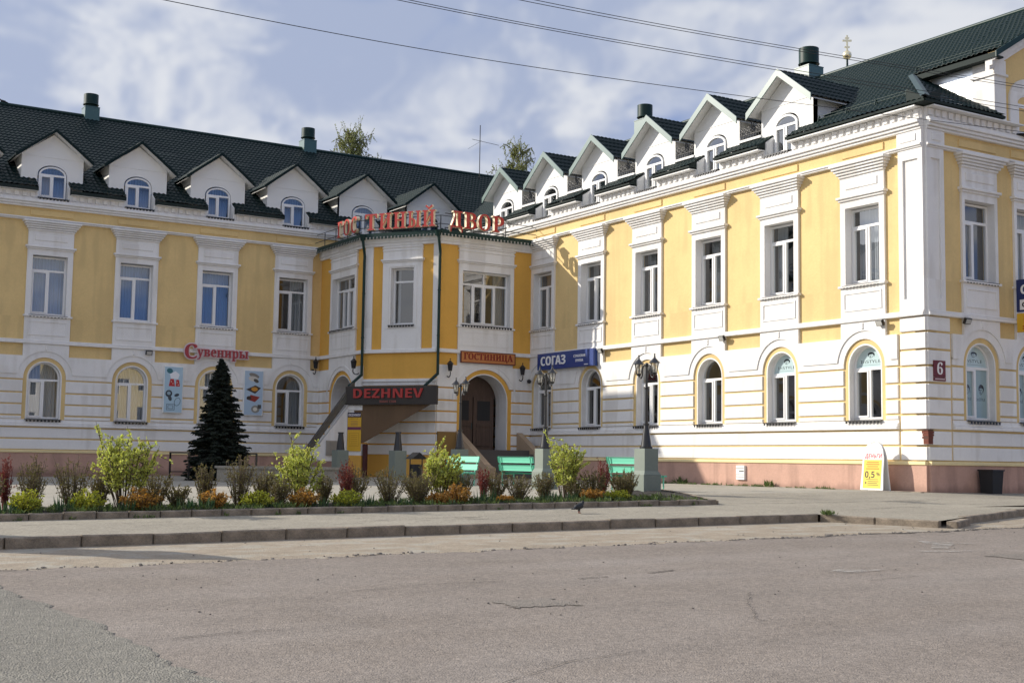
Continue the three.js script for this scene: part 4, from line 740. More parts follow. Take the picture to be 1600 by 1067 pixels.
{ // club sign on the canopy
  const t = thing('club_sign', 'red letters on the dark canopy fascia', 'sign'); put(t, FR.F, 2.02, 3.2, 1.30);
  const a = textMesh('lettering', 'DEZHNEV', sans, 0.36, 0.05, std([0.42, 0.035, 0.03], 0.5), t, 3.1); a.position.set(-0.1, 0.08, 0.005); const b = textMesh('lettering', 'NIGHT CLUB', sans, 0.09, 0.02, std([0.3, 0.1, 0.08], 0.5), t); b.position.set(-0.1, -0.24, 0.005);
  const p = thing('column_poster', 'yellow poster with a dark heading on the banded canopy column', 'poster'); put(p, FR.F, 0.36, 1.78, 1.19);
  const map = canvasTex(256, 620, (g, w, h) => { g.fillStyle = '#d8a92c'; g.fillRect(0, 0, w, h); g.fillStyle = '#1d1530'; g.fillRect(0, 0, w, 78); g.fillStyle = '#f2ecec'; g.font = 'bold 52px sans-serif'; g.textAlign = 'center'; g.fillText('DEZHNEV', w / 2, 58); g.fillStyle = '#4a3a20'; g.font = '26px sans-serif'; g.fillText('NIGHT CLUB', w / 2, 108); g.fillStyle = '#6d3350'; g.fillRect(0, 232, w, 46); g.strokeStyle = '#b07d18'; g.lineWidth = 5; g.strokeRect(40, 330, 176, 210); for (let y = 140; y < 220; y += 22) g.fillRect(60, y, 136, 5); g.fillStyle = '#c08f1e'; for (let y = 360; y < 520; y += 30) g.fillRect(64, y, 128, 10); });
  mesh('backing', [bx(-0.31, 0.31, -0.76, 0.76, -0.02, 0)], std([0.5, 0.33, 0.06], 0.7), p); const c = card('print', 0.62, 1.52, std(white, 0.6, { map }), p); c.position.z = 0.004;
}
{ // souvenir shop: outlined letters and two picture panels
  const t = thing('souvenir_sign', 'red cut-out letters with a white outline above the spruce', 'sign'); put(t, FR.L, -11.04, 4.97, 0.16); t.rotation.y = 0;
  const red = std([0.36, 0.035, 0.05], 0.5), wh = std([0.72, 0.62, 0.64], 0.6);
  const mk = (str, h, x, y, w) => { const a = textMesh('lettering', str, serif, h, 0.05, red, t, w); a.position.set(x, y, 0.05); const g = []; for (let k = 0; k < 10; k++) { const q = k * Math.PI / 5, d = 0.055; const c = a.geometry.clone(); c.scale(1, 1, 0.04 + k * 0.002); c.translate(x + d * Math.cos(q), y + d * Math.sin(q), 0.04 + k * 0.0004); g.push(c); } mesh('outline', merge(g), wh, t); };
  mk('С', 0.60, -1.03, 0.04, 0.50); mk('увениры', 0.40, 0.33, -0.06, 2.2);
  const draw1 = (g, w, h) => { g.fillStyle = '#a8c4d6'; g.fillRect(0, 0, w, h); g.fillStyle = '#2e6a78'; g.beginPath(); g.ellipse(70, 60, 44, 38, 0.4, 0, 7); g.fill(); g.fillStyle = '#e8eaf0'; g.beginPath(); g.moveTo(70, 110); g.lineTo(150, 60); g.lineTo(210, 110); g.lineTo(190, 180); g.lineTo(90, 180); g.fill(); g.fillStyle = '#b3242c'; g.beginPath(); g.moveTo(80, 180); g.lineTo(130, 180); g.lineTo(150, 290); g.lineTo(60, 290); g.fill(); g.beginPath(); g.moveTo(165, 190); g.lineTo(205, 190); g.lineTo(220, 290); g.lineTo(160, 290); g.fill(); g.fillStyle = '#e9d9c8'; for (const [x, y] of [[95, 220], [120, 250], [180, 230], [195, 265]]) { g.beginPath(); g.arc(x, y, 7, 0, 7); g.fill(); } g.fillStyle = '#2b3440'; g.beginPath(); g.ellipse(66, 400, 48, 52, 0.2, 0, 7); g.fill(); g.fillStyle = '#8ea6b4'; g.beginPath(); g.ellipse(66, 395, 26, 26, 0, 0, 7); g.fill(); g.fillStyle = '#39424c'; g.beginPath(); g.ellipse(84, 470, 26, 40, -0.3, 0, 7); g.fill(); g.beginPath(); g.ellipse(180, 420, 36, 22, -0.4, 0, 7); g.fill(); g.strokeStyle = '#586a78'; g.lineWidth = 8; g.strokeRect(40, 560, 110, 84); g.strokeRect(60, 580, 70, 44); g.beginPath(); g.ellipse(190, 520, 40, 60, 0.3, 0, 7); g.stroke(); };
  const draw2 = (g, w, h) => { g.fillStyle = '#a9bfd4'; g.fillRect(0, 0, w, h); g.fillStyle = '#7f7a74'; g.beginPath(); g.ellipse(130, 70, 74, 34, 0.35, 0, 7); g.fill(); g.fillStyle = '#c9c4bb'; g.beginPath(); g.ellipse(120, 120, 70, 40, 0.2, 0, 7); g.fill(); g.fillStyle = '#4a4642'; g.beginPath(); g.ellipse(160, 150, 40, 26, 0.6, 0, 7); g.fill(); g.fillStyle = '#3a2c22'; g.beginPath(); g.moveTo(20, 290); g.lineTo(150, 220); g.lineTo(230, 260); g.lineTo(150, 350); g.fill(); g.fillStyle = '#c98a2a'; g.beginPath(); g.ellipse(140, 280, 46, 32, 0, 0, 7); g.fill(); g.fillStyle = '#8e2a20'; g.beginPath(); g.moveTo(30, 440); g.lineTo(90, 370); g.lineTo(220, 400); g.lineTo(150, 480); g.fill(); g.fillStyle = '#2c2420'; g.beginPath(); g.ellipse(66, 420, 34, 30, 0, 0, 7); g.fill(); g.fillStyle = '#8b8a84'; g.beginPath(); g.ellipse(160, 590, 60, 58, 0, 0, 7); g.fill(); g.fillStyle = '#d6d3c8'; g.beginPath(); g.ellipse(156, 590, 30, 30, 0, 0, 7); g.fill(); g.fillStyle = '#4b4a48'; g.fillRect(190, 520, 50, 60); };
  for (const [x, w, lab, dr] of [[-12.72, 0.80, 'pale blue shop panel with a red skirt picture, left of the spruce', draw1], [-9.30, 0.86, 'pale blue shop panel with fish and shell pictures, right of the spruce', draw2]]) {
    const p = thing('picture_panel', lab, 'panel'); put(p, FR.L, x, 3.41, 0.1); mesh('frame', [block(-w / 2, w / 2, -0.95, 0.95, -0.05, 0.06, 0.012)], M.trimWhite, p); const c = card('print', w - 0.06, 1.84, std(white, 0.5, { map: canvasTex(256, 680, dr) }), p); c.position.z = 0.064;
  }
}
{ // house number
  const t = thing('house_number', 'dark red number plate at the white corner quoins', 'sign', [0.42, 3.44, 0.075]);
  mesh('plate', [block(-0.245, 0.245, -0.2, 0.26, -0.02, 0.012, 0.006)], std([0.14, 0.012, 0.02], 0.4), t); const a = textMesh('numeral', '6', serif, 0.34, 0.01, std([0.82, 0.8, 0.78], 0.5), t); a.position.set(0, 0.04, 0.012);
  mesh('street_strip', [bx(-0.245, 0.245, -0.31, -0.21, -0.02, 0.01)], std([0.14, 0.012, 0.02], 0.4), t); mesh('street_line', [bx(-0.2, 0.2, -0.275, -0.245, 0.01, 0.014)], std([0.6, 0.5, 0.5], 0.5), t);
}
{ // sandwich board by the corner
  const t = thing('sandwich_board', 'white arched sandwich board with yellow poster by the pink plinth', 'sandwich board', [-0.56, pav(-0.5, 0) + 0.03, -1.42], -Math.PI / 2);
  const hw = 0.41, H = 1.38; const outline = (h, w, inset) => { const s = new THREE.Shape(); s.moveTo(-w * 0.98, 0 + inset); s.lineTo(w * 0.98, 0 + inset); s.lineTo(w * 0.86, h * 0.72); for (let i = 0; i <= 16; i++) { const q = Math.PI * i / 16; s.lineTo(w * 0.86 * Math.cos(q), h * 0.72 + (h * 0.28 - inset) * Math.sin(q)); } s.closePath(); return s; };
  for (const s of [1, -1]) { const p = mesh(s > 0 ? 'front_panel' : 'rear_panel', [ex(outline(H, hw, 0.02), -0.015, 0.015)], M.trimWhite, t); p.position.z = s * 0.15; p.rotation.x = -s * 0.10; p.rotation.y = s > 0 ? 0 : 0;
    mesh('frame_tube', [tube([[-hw, -0.03, 0], [-hw * 0.93, 0.5, 0], [-hw * 0.88, 1.0, 0], [-hw * 0.62, 1.27, 0], [0, 1.395, 0], [hw * 0.62, 1.27, 0], [hw * 0.88, 1.0, 0], [hw * 0.93, 0.5, 0], [hw, -0.03, 0]], 0.022, 7, 40)], M.trimWhite, p);
    if (s > 0) { const map = canvasTex(300, 560, (g, w, h) => { g.fillStyle = '#e4dcd8'; g.fillRect(0, 0, w, h); g.fillStyle = '#dcc24a'; g.fillRect(0, 150, w, h - 165); g.fillStyle = '#b3123f'; g.font = 'italic bold 86px sans-serif'; g.textAlign = 'center'; g.fillText('ДЕНЬГИ', w / 2, 126, 284); g.fillStyle = '#b87a1c'; g.fillRect(50, 176, 200, 14); g.fillRect(40, 204, 220, 16); g.fillRect(60, 236, 180, 14); g.fillStyle = '#c9861c'; g.fillRect(40, 266, 220, 18); g.fillStyle = '#101010'; g.font = 'bold 124px sans-serif'; g.fillText('0,5', w / 2 - 40, 398); g.font = 'bold 70px sans-serif'; g.fillText('%', w / 2 + 98, 372); g.fillStyle = '#4a4430'; g.fillRect(50, 418, 200, 7); g.fillRect(80, 446, 180, 8); g.fillRect(80, 470, 160, 8); g.fillRect(80, 494, 180, 8); g.beginPath(); g.arc(48, 470, 14, 0, 7); g.fill(); });
      const c = mesh('poster', new THREE.PlaneGeometry(0.66, 1.14), std(white, 0.6, { map }), p); c.position.set(0, 0.61, 0.019); }
    mesh('foot', [rod([-hw, -0.04, 0], [-hw, 0.02, 0], 0.024), rod([hw, -0.04, 0], [hw, 0.02, 0], 0.024)], M.dark, p); }
}

// ------------------------------------------------------------------ wall fittings
{
  const flood = (f, a, y, lab) => { const t = thing('floodlight', lab, 'floodlight', [0, 0, 0], 0, 'floodlights on the string course'); put(t, f, a, y, 0.15); mesh('housing', [block(-0.13, 0.13, -0.09, 0.09, 0.02, 0.10, 0.01).rotateX(0.45)], M.black, t); mesh('bracket', [bx(-0.03, 0.03, -0.05, 0.05, -0.05, 0.04)], M.black, t); mesh('lens', [bx(-0.1, 0.1, -0.065, 0.065, 0.1, 0.106).rotateX(0.45)], std([0.5, 0.5, 0.48], 0.2), t); };
  flood(FR.R, -1.51, 4.88, 'small black floodlight nearest the corner on the sunlit wall'); flood(FR.R, -8.36, 4.93, 'small black floodlight over the third arched window from the corner'); flood(FR.R, -15.26, 4.95, 'small black floodlight at the right end of the blue sign'); flood(FR.E, 1.48, 4.9, 'small black floodlight on the shaded end wall'); flood(FR.L, -13.78, 4.88, 'small black floodlight left of the souvenir letters');
  const sc = (x, y, z, lab, turn) => { const t = thing('wall_lantern', lab, 'wall lantern', [x, y, z], turn, 'lanterns by the two entrance arches'); mesh('bracket', [tube([[0, -0.35, -0.28], [0, -0.42, -0.1], [0, -0.33, 0.02], [0, -0.2, 0.02]], 0.022, 6, 12), bx(-0.06, 0.06, -0.5, -0.2, -0.31, -0.28)], M.black, t); mesh('cage', [new THREE.CylinderGeometry(0.11, 0.07, 0.28, 6, 1, true).translate(0, -0.04, 0), ...Array.from({ length: 6 }, (_, i) => rod([0.07 * Math.cos(i * 1.047), -0.18, 0.07 * Math.sin(i * 1.047)], [0.11 * Math.cos(i * 1.047), 0.1, 0.11 * Math.sin(i * 1.047)], 0.012, 0.012, 4))], M.dark, t); mesh('cap', [new THREE.ConeGeometry(0.15, 0.16, 6).translate(0, 0.18, 0), new THREE.SphereGeometry(0.03, 6, 5).translate(0, 0.29, 0)], M.black, t); };
  sc(-6.6, 4.75, -27.3, 'black wall lantern in the dark corner left of the bay', 0); sc(-6.6, 4.55, -23.45, 'black wall lantern left of the left downpipe', -Math.PI / 2); sc(-4.0, 4.4, -20.08, 'black wall lantern left of the hotel door arch', 0); sc(-0.62, 4.4, -20.08, 'black wall lantern right of the hotel door arch', 0);
  const cam = thing('security_camera', 'small black dome camera under the lantern right of the door', 'camera', [-0.22, 3.98, -20.2]); mesh('dome', [new THREE.SphereGeometry(0.09, 12, 8)], M.black, cam); mesh('mount', [rod([0, 0.02, -0.16], [0, 0.02, 0], 0.04)], M.black, cam);
  const mt = thing('meter_box', 'white vent box set in the pink plinth', 'vent box'); put(mt, FR.R, -7.52, 0.47, 0.09); mesh('box', [block(-0.2, 0.2, -0.24, 0.22, -0.03, 0.07, 0.008)], M.trimWhite, mt); mesh('slot', [bx(-0.05, 0.17, 0.03, 0.06, 0.068, 0.076), ...[-0.15, -0.08, 0.13].map(y => bx(-0.18, 0.18, y, y + 0.012, 0.068, 0.074))], M.dark, mt);
  const bin = thing('rubbish_bin', 'black square rubbish bin by the shaded pink plinth', 'bin', [2.1, pav(0, 0), 0.42]); mesh('body', [tri3([[-0.2, 0, -0.2], [0.2, 0, -0.2], [0.2, 0, 0.2], [-0.2, 0, 0.2], [-0.24, 0.66, -0.24], [0.24, 0.66, -0.24], [0.24, 0.66, 0.24], [-0.24, 0.66, 0.24]], [[0, 1, 5, 4], [1, 2, 6, 5], [2, 3, 7, 6], [3, 0, 4, 7], [4, 5, 6, 7]])], M.dark, bin); mesh('rim', [bx(-0.26, 0.26, 0.64, 0.68, -0.26, -0.22), bx(-0.26, 0.26, 0.64, 0.68, 0.22, 0.26), bx(-0.26, -0.22, 0.64, 0.68, -0.22, 0.22), bx(0.22, 0.26, 0.64, 0.68, -0.22, 0.22)], M.black, bin);
}

// ------------------------------------------------------------------ street furniture
let lampProto;
function lampPost(pos, label) {
  if (lampProto) return copy(lampProto, pos, 0, label);
  const t = lampProto = thing('street_lamp', label, 'street lamp', pos, 0, 'two-armed lanterns on green pedestals');
  mesh('pedestal', [block(-0.26, 0.26, -0.5, 0.50, -0.26, 0.26), tri3([[-0.26, 0.5, -0.26], [0.26, 0.5, -0.26], [0.26, 0.5, 0.26], [-0.26, 0.5, 0.26], [-0.205, 0.6, -0.205], [0.205, 0.6, -0.205], [0.205, 0.6, 0.205], [-0.205, 0.6, 0.205]], [[0, 4, 5, 1], [1, 5, 6, 2], [2, 6, 7, 3], [3, 7, 4, 0]]), bx(-0.205, 0.205, 0.59, 1.13, -0.205, 0.205)], M.pedestal, t);
  mesh('pole_base', [new THREE.CylinderGeometry(0.055, 0.14, 0.56, 12).translate(0, 1.43, 0), new THREE.CylinderGeometry(0.16, 0.16, 0.05, 12).translate(0, 1.155, 0), new THREE.CylinderGeometry(0.075, 0.075, 0.05, 12).translate(0, 1.72, 0)], M.black, t);
  mesh('pole', [rod([0, 1.7, 0], [0, 3.14, 0], 0.042, 0.03, 10), new THREE.SphereGeometry(0.05, 8, 6).translate(0, 2.6, 0), new THREE.SphereGeometry(0.055, 8, 6).translate(0, 3.16, 0)], M.black, t);
  for (const s of [-1, 1]) {
    mesh('arm', [tube([[0, 3.08, 0], [0, 3.16, s * 0.08], [0, 3.08, s * 0.16], [0, 2.90, s * 0.17], [0, 2.84, s * 0.25], [0, 2.92, s * 0.31]], 0.018, 6, 24)], M.black, t);
    const l = mesh('lantern', [...Array.from({ length: 6 }, (_, i) => rod([0.06 * Math.cos(i * 1.047), 2.95, 0.06 * Math.sin(i * 1.047)], [0.105 * Math.cos(i * 1.047), 3.19, 0.105 * Math.sin(i * 1.047)], 0.011, 0.011, 4)), new THREE.CylinderGeometry(0.07, 0.05, 0.05, 6).translate(0, 2.93, 0), new THREE.CylinderGeometry(0.03, 0.15, 0.12, 6).translate(0, 3.25, 0), new THREE.CylinderGeometry(0.012, 0.03, 0.10, 6).translate(0, 3.35, 0), new THREE.SphereGeometry(0.022, 6, 5).translate(0, 3.40, 0)], M.black, t); l.position.z = s * 0.31;
    mesh('lantern_glass', [new THREE.CylinderGeometry(0.098, 0.056, 0.235, 6, 1, true).translate(0, 3.07, 0)], M.lampGlass, l); mesh('bulb', [new THREE.SphereGeometry(0.035, 8, 6).translate(0, 3.05, 0)], M.trimWhite, l);
  }
  return t;
}
lampPost([-9.46, -0.06, -0.50], 'nearest two-armed street lamp, standing whole against the sunlit wall');
lampPost([-9.22, -0.06, -5.30], 'two-armed street lamp in front of the blue sign');
lampPost([-8.5, -0.06, -11.3], 'two-armed street lamp in front of the hotel door');
let capProto;
for (const [p, lab] of [[[-7.43, -0.06, -17.7], 'pedestal with a bare black post stump below the canopy sign'], [[-8.38, -0.06, -20.6], 'pedestal with a bare black post stump beside the vent grille']]) {
  if (capProto) { copy(capProto, p, 0, lab); continue; }
  capProto = thing('lamp_stump', lab, 'lamp base', p, 0, 'lamp pedestals without their lanterns');
  mesh('pedestal', [block(-0.24, 0.24, -0.5, 1.1, -0.24, 0.24)], M.pedestal, capProto); mesh('pole_base', [new THREE.CylinderGeometry(0.085, 0.16, 0.66, 12).translate(0, 1.43, 0), new THREE.CylinderGeometry(0.11, 0.11, 0.05, 12).translate(0, 1.75, 0)], M.black, capProto);
}
let benchProto;
function bench(pos, turn, label) {       // seat looks to +z in its own frame
  if (benchProto) return copy(benchProto, pos, turn, label);
  const t = benchProto = thing('park_bench', label, 'bench', pos, turn, 'mint green benches');
  for (let i = 0; i < 3; i++) mesh('seat_slat', [block(-0.95, 0.95, -0.02, 0.02, -0.06, 0.06, 0.006).translate(0, 0.44, -0.02 + i * 0.15)], M.mint, t);
  for (let i = 0; i < 2; i++) mesh('back_slat', [block(-0.98, 0.98, -0.09, 0.09, -0.016, 0.016, 0.006).rotateX(-0.2).translate(0, 0.60 + i * 0.235, -0.14 - i * 0.045)], M.mint, t);
  for (const s of [-1, 1]) mesh('leg_frame', [rod([s * 0.85, -0.1, 0.30], [s * 0.85, 0.42, 0.30], 0.022), rod([s * 0.85, -0.1, -0.08], [s * 0.85, 0.45, -0.12], 0.022), rod([s * 0.85, 0.45, -0.12], [s * 0.85, 0.93, -0.24], 0.022), rod([s * 0.85, 0.41, 0.32], [s * 0.85, 0.41, -0.14], 0.02)], M.mint, t);
  return t;
}
bench([-9.25, -0.08, -10.1], -Math.PI / 2, 'mint bench between the lime bush and the door steps, lit slats');
bench([-8.3, -0.07, -8.0], Math.PI / 2, 'mint bench left of the second lamp pedestal, seen from behind');
bench([-7.95, -0.05, -2.95], Math.PI / 2, 'mint bench right beside the nearest lamp pedestal');
{
  const t = thing('litter_bin', 'dark litter bin with a pitched lid by the lit bench', 'litter bin', [-9.2, -0.1, -12.9]);
  mesh('body', [new THREE.CylinderGeometry(0.2, 0.17, 0.55, 12).translate(0, 0.4, 0)], M.dark, t); mesh('lid', [ex(poly([[-0.3, 0.84], [0.3, 0.84], [0, 1.06]]), -0.25, 0.25)], M.black, t); mesh('post', [rod([-0.22, -0.1, 0], [-0.22, 0.86, 0], 0.02), rod([0.22, -0.1, 0], [0.22, 0.86, 0], 0.02)], M.black, t);
  const p = thing('concrete_planter', 'low concrete planter wall behind the lime bushes', 'planter', [-12.6, -0.1, -16.3]);
  const ring = rectPath(-1.7, 1.7, -1.05, 1.05, THREE.Shape); ring.holes.push(rectPath(-1.54, 1.54, -0.89, 0.89)); mesh('wall', [ex(ring, 0, 0.47).rotateX(-Math.PI / 2).translate(0, -0.02, 0)], M.court, p); const cop = rectPath(-1.76, 1.76, -1.11, 1.11, THREE.Shape); cop.holes.push(rectPath(-1.5, 1.5, -0.85, 0.85)); mesh('coping', [ex(cop, 0.45, 0.53).rotateX(-Math.PI / 2)], M.court, p); mesh('soil', [bx(-1.54, 1.54, 0.2, 0.36, -0.89, 0.89)], M.soil, p);
  const r = thing('metal_railing', 'thin black railing in front of the shaded plinth by the spruce', 'railing', [-14.78, -0.12, -20.9]);
  for (const [x, z] of [[0, 0], [0, 2.1], [1.6, 0], [3.2, 0]]) mesh('post', [bx(x - 0.03, x + 0.03, 0, 0.98, z - 0.03, z + 0.03)], M.black, r); mesh('rail', [rod([0, 0.97, 0], [3.2, 0.97, 0], 0.028), rod([0, 0.97, 0], [0, 0.97, 2.1], 0.028), rod([0, 0.3, 0], [3.2, 0.3, 0], 0.02)], M.black, r);
}

{ // unseen pillar added outside the picture to cast the pointed shadow across the kerb
  const t = thing('added_shadow_pillar', 'unseen round pillar with a pointed cap, added to cast the kerb shadow', 'pillar', [-27.35, -0.5, 4.05]);
  mesh('shaft', [new THREE.CylinderGeometry(0.42, 0.42, 2.3, 24).translate(0, 1.25, 0), new THREE.CylinderGeometry(0.48, 0.5, 0.25, 24).translate(0, 0.12, 0)], M.pedestal, t); mesh('cap', [new THREE.ConeGeometry(0.55, 0.75, 24).translate(0, 2.78, 0), new THREE.CylinderGeometry(0.55, 0.5, 0.08, 24).translate(0, 2.38, 0)], M.green, t);
}
// ------------------------------------------------------------------ pigeon
{
  const bones = [[[-0.07, 0.115, 0], [0.05, 0.135, 0], 0.048, 0.055], [[0.05, 0.135, 0], [0.10, 0.165, 0], 0.05, 0.030], [[0.10, 0.165, 0], [0.122, 0.20, 0], 0.028, 0.024], [[0.122, 0.203, 0], [0.128, 0.205, 0], 0.025, 0.024], [[0.145, 0.203, 0], [0.17, 0.196, 0], 0.008, 0.004], [[-0.07, 0.11, 0], [-0.17, 0.088, 0], 0.036, 0.014], [[-0.15, 0.09, 0.018], [-0.20, 0.08, 0.022], 0.014, 0.010], [[-0.15, 0.09, -0.018], [-0.20, 0.08, -0.022], 0.014, 0.010], [[0.0, 0.1, 0.02], [-0.005, 0.04, 0.022], 0.018, 0.007], [[0.0, 0.1, -0.02], [0.02, 0.04, -0.022], 0.018, 0.007], [[-0.005, 0.04, 0.022], [0.0, 0.006, 0.022], 0.007, 0.006], [[0.02, 0.04, -0.022], [0.022, 0.006, -0.022], 0.007, 0.006], [[0.0, 0.006, 0.022], [0.03, 0.004, 0.026], 0.006, 0.004], [[0.022, 0.006, -0.022], [0.05, 0.004, -0.026], 0.006, 0.004]];
  const N = 88, S = 0.22, mc = new MarchingCubes(N, new THREE.MeshBasicMaterial(), false, false, 60000); mc.isolation = 0;
  for (let z = 0; z < N; z++) for (let y = 0; y < N; y++) for (let x = 0; x < N; x++) {
    const px = ((x / N) * 2 - 1) * S - 0.01, py = ((y / N) * 2 - 1) * S + 0.115, pz = ((z / N) * 2 - 1) * S; let acc = 0;
    for (const [a, b, r0, r1] of bones) { const dx = b[0] - a[0], dy = b[1] - a[1], dz = b[2] - a[2], t = clamp(((px - a[0]) * dx + (py - a[1]) * dy + (pz - a[2]) * dz) / (dx * dx + dy * dy + dz * dz)); const d = Math.hypot(px - a[0] - dx * t, py - a[1] - dy * t, pz - a[2] - dz * t) - (r0 + (r1 - r0) * t); acc += Math.exp(-d * 170); }
    mc.field[z * N * N + y * N + x] = Math.log(acc + 1e-30) / 170;
  }
  mc.update(); const g = new THREE.BufferGeometry(), k = mc.count, P = new Float32Array(k * 3), Q = new Float32Array(k * 3);
  for (let i = 0; i < k; i++) { P[i * 3] = mc.positionArray[i * 3] * S - 0.01; P[i * 3 + 1] = mc.positionArray[i * 3 + 1] * S + 0.115; P[i * 3 + 2] = mc.positionArray[i * 3 + 2] * S; for (let c = 0; c < 3; c++) Q[i * 3 + c] = mc.normalArray[i * 3 + c]; }
  g.setAttribute('position', new THREE.BufferAttribute(P, 3)); g.computeVertexNormals();
  const col = new Float32Array(k * 3); for (let i = 0; i < k; i++) { const neck = sm(0.07, 0.1, P[i * 3]), c = P[i * 3 + 1] < 0.035 ? [0.2, 0.07, 0.05] : [0.018 - 0.008 * neck, 0.020 - 0.006 * neck, 0.024 - 0.006 * neck]; col.set(c, i * 3); } g.setAttribute('color', new THREE.BufferAttribute(col, 3));
  const b = thing('pigeon', 'dark pigeon walking on the pavement before the flower bed kerb', 'pigeon', [-14.89, pav(-14.89, 4.46) + 0.004, 4.46], 0.35); mesh('body', g, std(white, 0.7, { vertexColors: true }), b);
  copy(b, [-18.3, 16.32, -36.03], 2.8, 'small dark bird perched on the left wing ridge');
}

// ------------------------------------------------------------------ plants
const leafMat = (c, t = 0.45) => phys(c, 0.9, { transmission: t, thickness: 0, vertexColors: true, side: THREE.DoubleSide });
const PM = { lime: leafMat([0.56, 0.60, 0.12]), twig: leafMat([0.19, 0.165, 0.04], 0.35), red: leafMat([0.22, 0.04, 0.025], 0.4), yell: leafMat([0.52, 0.54, 0.04], 0.45), oran: leafMat([0.50, 0.27, 0.035], 0.45), iris: leafMat([0.05, 0.11, 0.035], 0.3), spruce: leafMat([0.012, 0.021, 0.012], 0.05), birch: leafMat([0.26, 0.29, 0.07], 0.45), weed: leafMat([0.10, 0.15, 0.03], 0.35) };
const stemMat = std([0.09, 0.065, 0.045], 0.9), redStem = std([0.14, 0.03, 0.025], 0.9);
class Leaves {
  constructor(seed) { this.p = []; this.c = []; this.r = rng(seed); }
  leaf(o, dir, len, wid, j = 0.3) {            // a small folded leaf
    const r = this.r, s = V(r() - 0.5, r() - 0.5, r() - 0.5).cross(dir).normalize().multiplyScalar(wid), n = s.clone().cross(dir).normalize().multiplyScalar(wid * 0.5), t = o.clone().addScaledVector(dir, len), m = o.clone().addScaledVector(dir, len * 0.45), a = m.clone().add(s).add(n), b = m.clone().sub(s).add(n);
    const k = 1 + (r() - 0.5) * 2 * j, w = 1 + (r() - 0.5) * j * 0.5;
    for (const v of [o, a, t, o, t, b]) { this.p.push(v.x, v.y, v.z); this.c.push(k * w, k, k / w); }
  }
  geo() { const g = new THREE.BufferGeometry(); g.setAttribute('position', new THREE.Float32BufferAttribute(this.p, 3)); g.setAttribute('color', new THREE.Float32BufferAttribute(this.c, 3)); g.computeVertexNormals(); return g; }
}
const rdir = (r, up = 0.3) => V(r() * 2 - 1, r() * 2 - 1 + up, r() * 2 - 1).normalize();
function bush(kind, name, label, group, x, z, h, w, seed) {
  const r = rng(seed * 131 + 17), y = pav(x, z) + 0.06, t = thing(name, label, kind === 'iris' ? 'plant' : 'shrub', [x, y, z], 0, group), L = new Leaves(seed * 7 + 3), st = [];
  const cfg = { lime: [26, 62, 0.050, 0.019, 0.34], twig: [64, 34, 0.026, 0.010, 0.12], red: [34, 48, 0.028, 0.010, 0.12], yell: [80, 44, 0.034, 0.014, 0.10], oran: [80, 44, 0.034, 0.014, 0.10] }[kind];
  if (kind === 'iris') { for (let i = 0; i < 26; i++) { const a = r() * 6.28, q = w * Math.sqrt(r()), b = V(q * Math.cos(a), 0, q * Math.sin(a)), d = V(Math.cos(a) * 0.35 * r(), 1, Math.sin(a) * 0.35 * r()).normalize(), H = h * (0.6 + 0.5 * r()); L.leaf(b, d, H, 0.013, 0.35); } mesh('foliage', L.geo(), PM.iris, t); return t; }
  const [n, per, len, wid, start] = cfg;
  const lean = kind === 'yell' || kind === 'oran' ? 1.0 : kind === 'red' ? 0.55 : 0.8;
  for (let i = 0; i < n; i++) {
    const a = r() * 6.28, rad = Math.sqrt(r()), q = w * rad * lean, H = h * (kind === 'lime' ? (i < 1 ? 1.0 : (0.50 + 0.38 * Math.sqrt(r())) * (1 - 0.18 * rad * rad)) : (0.55 + 0.5 * r()) * (1 - 0.28 * rad * rad * (lean > 0.9 ? 1.5 : 0.5)));
    const b = V(q * 0.25 * Math.cos(a), 0, q * 0.25 * Math.sin(a)), e = V(q * Math.cos(a), H, q * Math.sin(a)), m = b.clone().lerp(e, 0.5).add(V((r() - 0.5) * 0.1 * w, H * 0.06, (r() - 0.5) * 0.1 * w));
    const cv = new THREE.QuadraticBezierCurve3(b, m, e); const rr = kind === 'lime' ? 0.010 : 0.0045; st.push(new THREE.TubeGeometry(cv, 5, rr, 3, false));
    const tw = []; const nt = kind === 'lime' ? 8 : kind === 'twig' ? 4 : 4;
    for (let k = 0; k < nt; k++) { const s = start + (1 - start) * (k + r()) / nt, o = cv.getPoint(s), d = rdir(r, kind === 'red' ? 1.6 : 0.7), tl = (kind === 'lime' ? 0.16 : 0.13) * (0.6 + 0.7 * r()) * h * 1.2; tw.push([o, d, tl]); st.push(rod(o, o.clone().addScaledVector(d, tl), rr * 0.6, rr * 0.3, 3)); }
    const total = per;
    for (let k = 0; k < total; k++) { let o, d; if (r() < 0.45) { const s = start + (1 - start) * r(); o = cv.getPoint(s); d = rdir(r, 0.4); } else { const q2 = tw[Math.floor(r() * tw.length)]; o = q2[0].clone().addScaledVector(q2[1], q2[2] * (0.2 + 0.8 * r())); d = q2[1].clone().add(rdir(r, 0.2)).normalize(); } L.leaf(o, d, len * (0.6 + 0.8 * r()), wid * (0.6 + 0.8 * r()), 0.35); if (kind === 'lime') { L.leaf(o, rdir(r, 0.3), len * (0.6 + 0.7 * r()), wid, 0.35); L.leaf(o.clone().addScaledVector(d, 0.03), rdir(r, 0.3), len * (0.5 + 0.7 * r()), wid, 0.35); } }
  }
  mesh('stem', merge(st), kind === 'red' ? redStem : stemMat, t); mesh('foliage', L.geo(), PM[kind], t); return t;
}
const KN = { lime: ['lime_bush', 'tall bushes with bright young lime leaves'], red: ['red_shrub', 'upright shrubs with red shoots'], twig: ['twiggy_shrub', 'thin twiggy shrubs with few small leaves'], yell: ['yellow_spirea', 'low yellow-green mounds in the flower bed'], oran: ['orange_spirea', 'low orange mounds in the flower bed'], iris: ['bulb_plant', 'clumps of strap-shaped leaves in the flower bed'] };
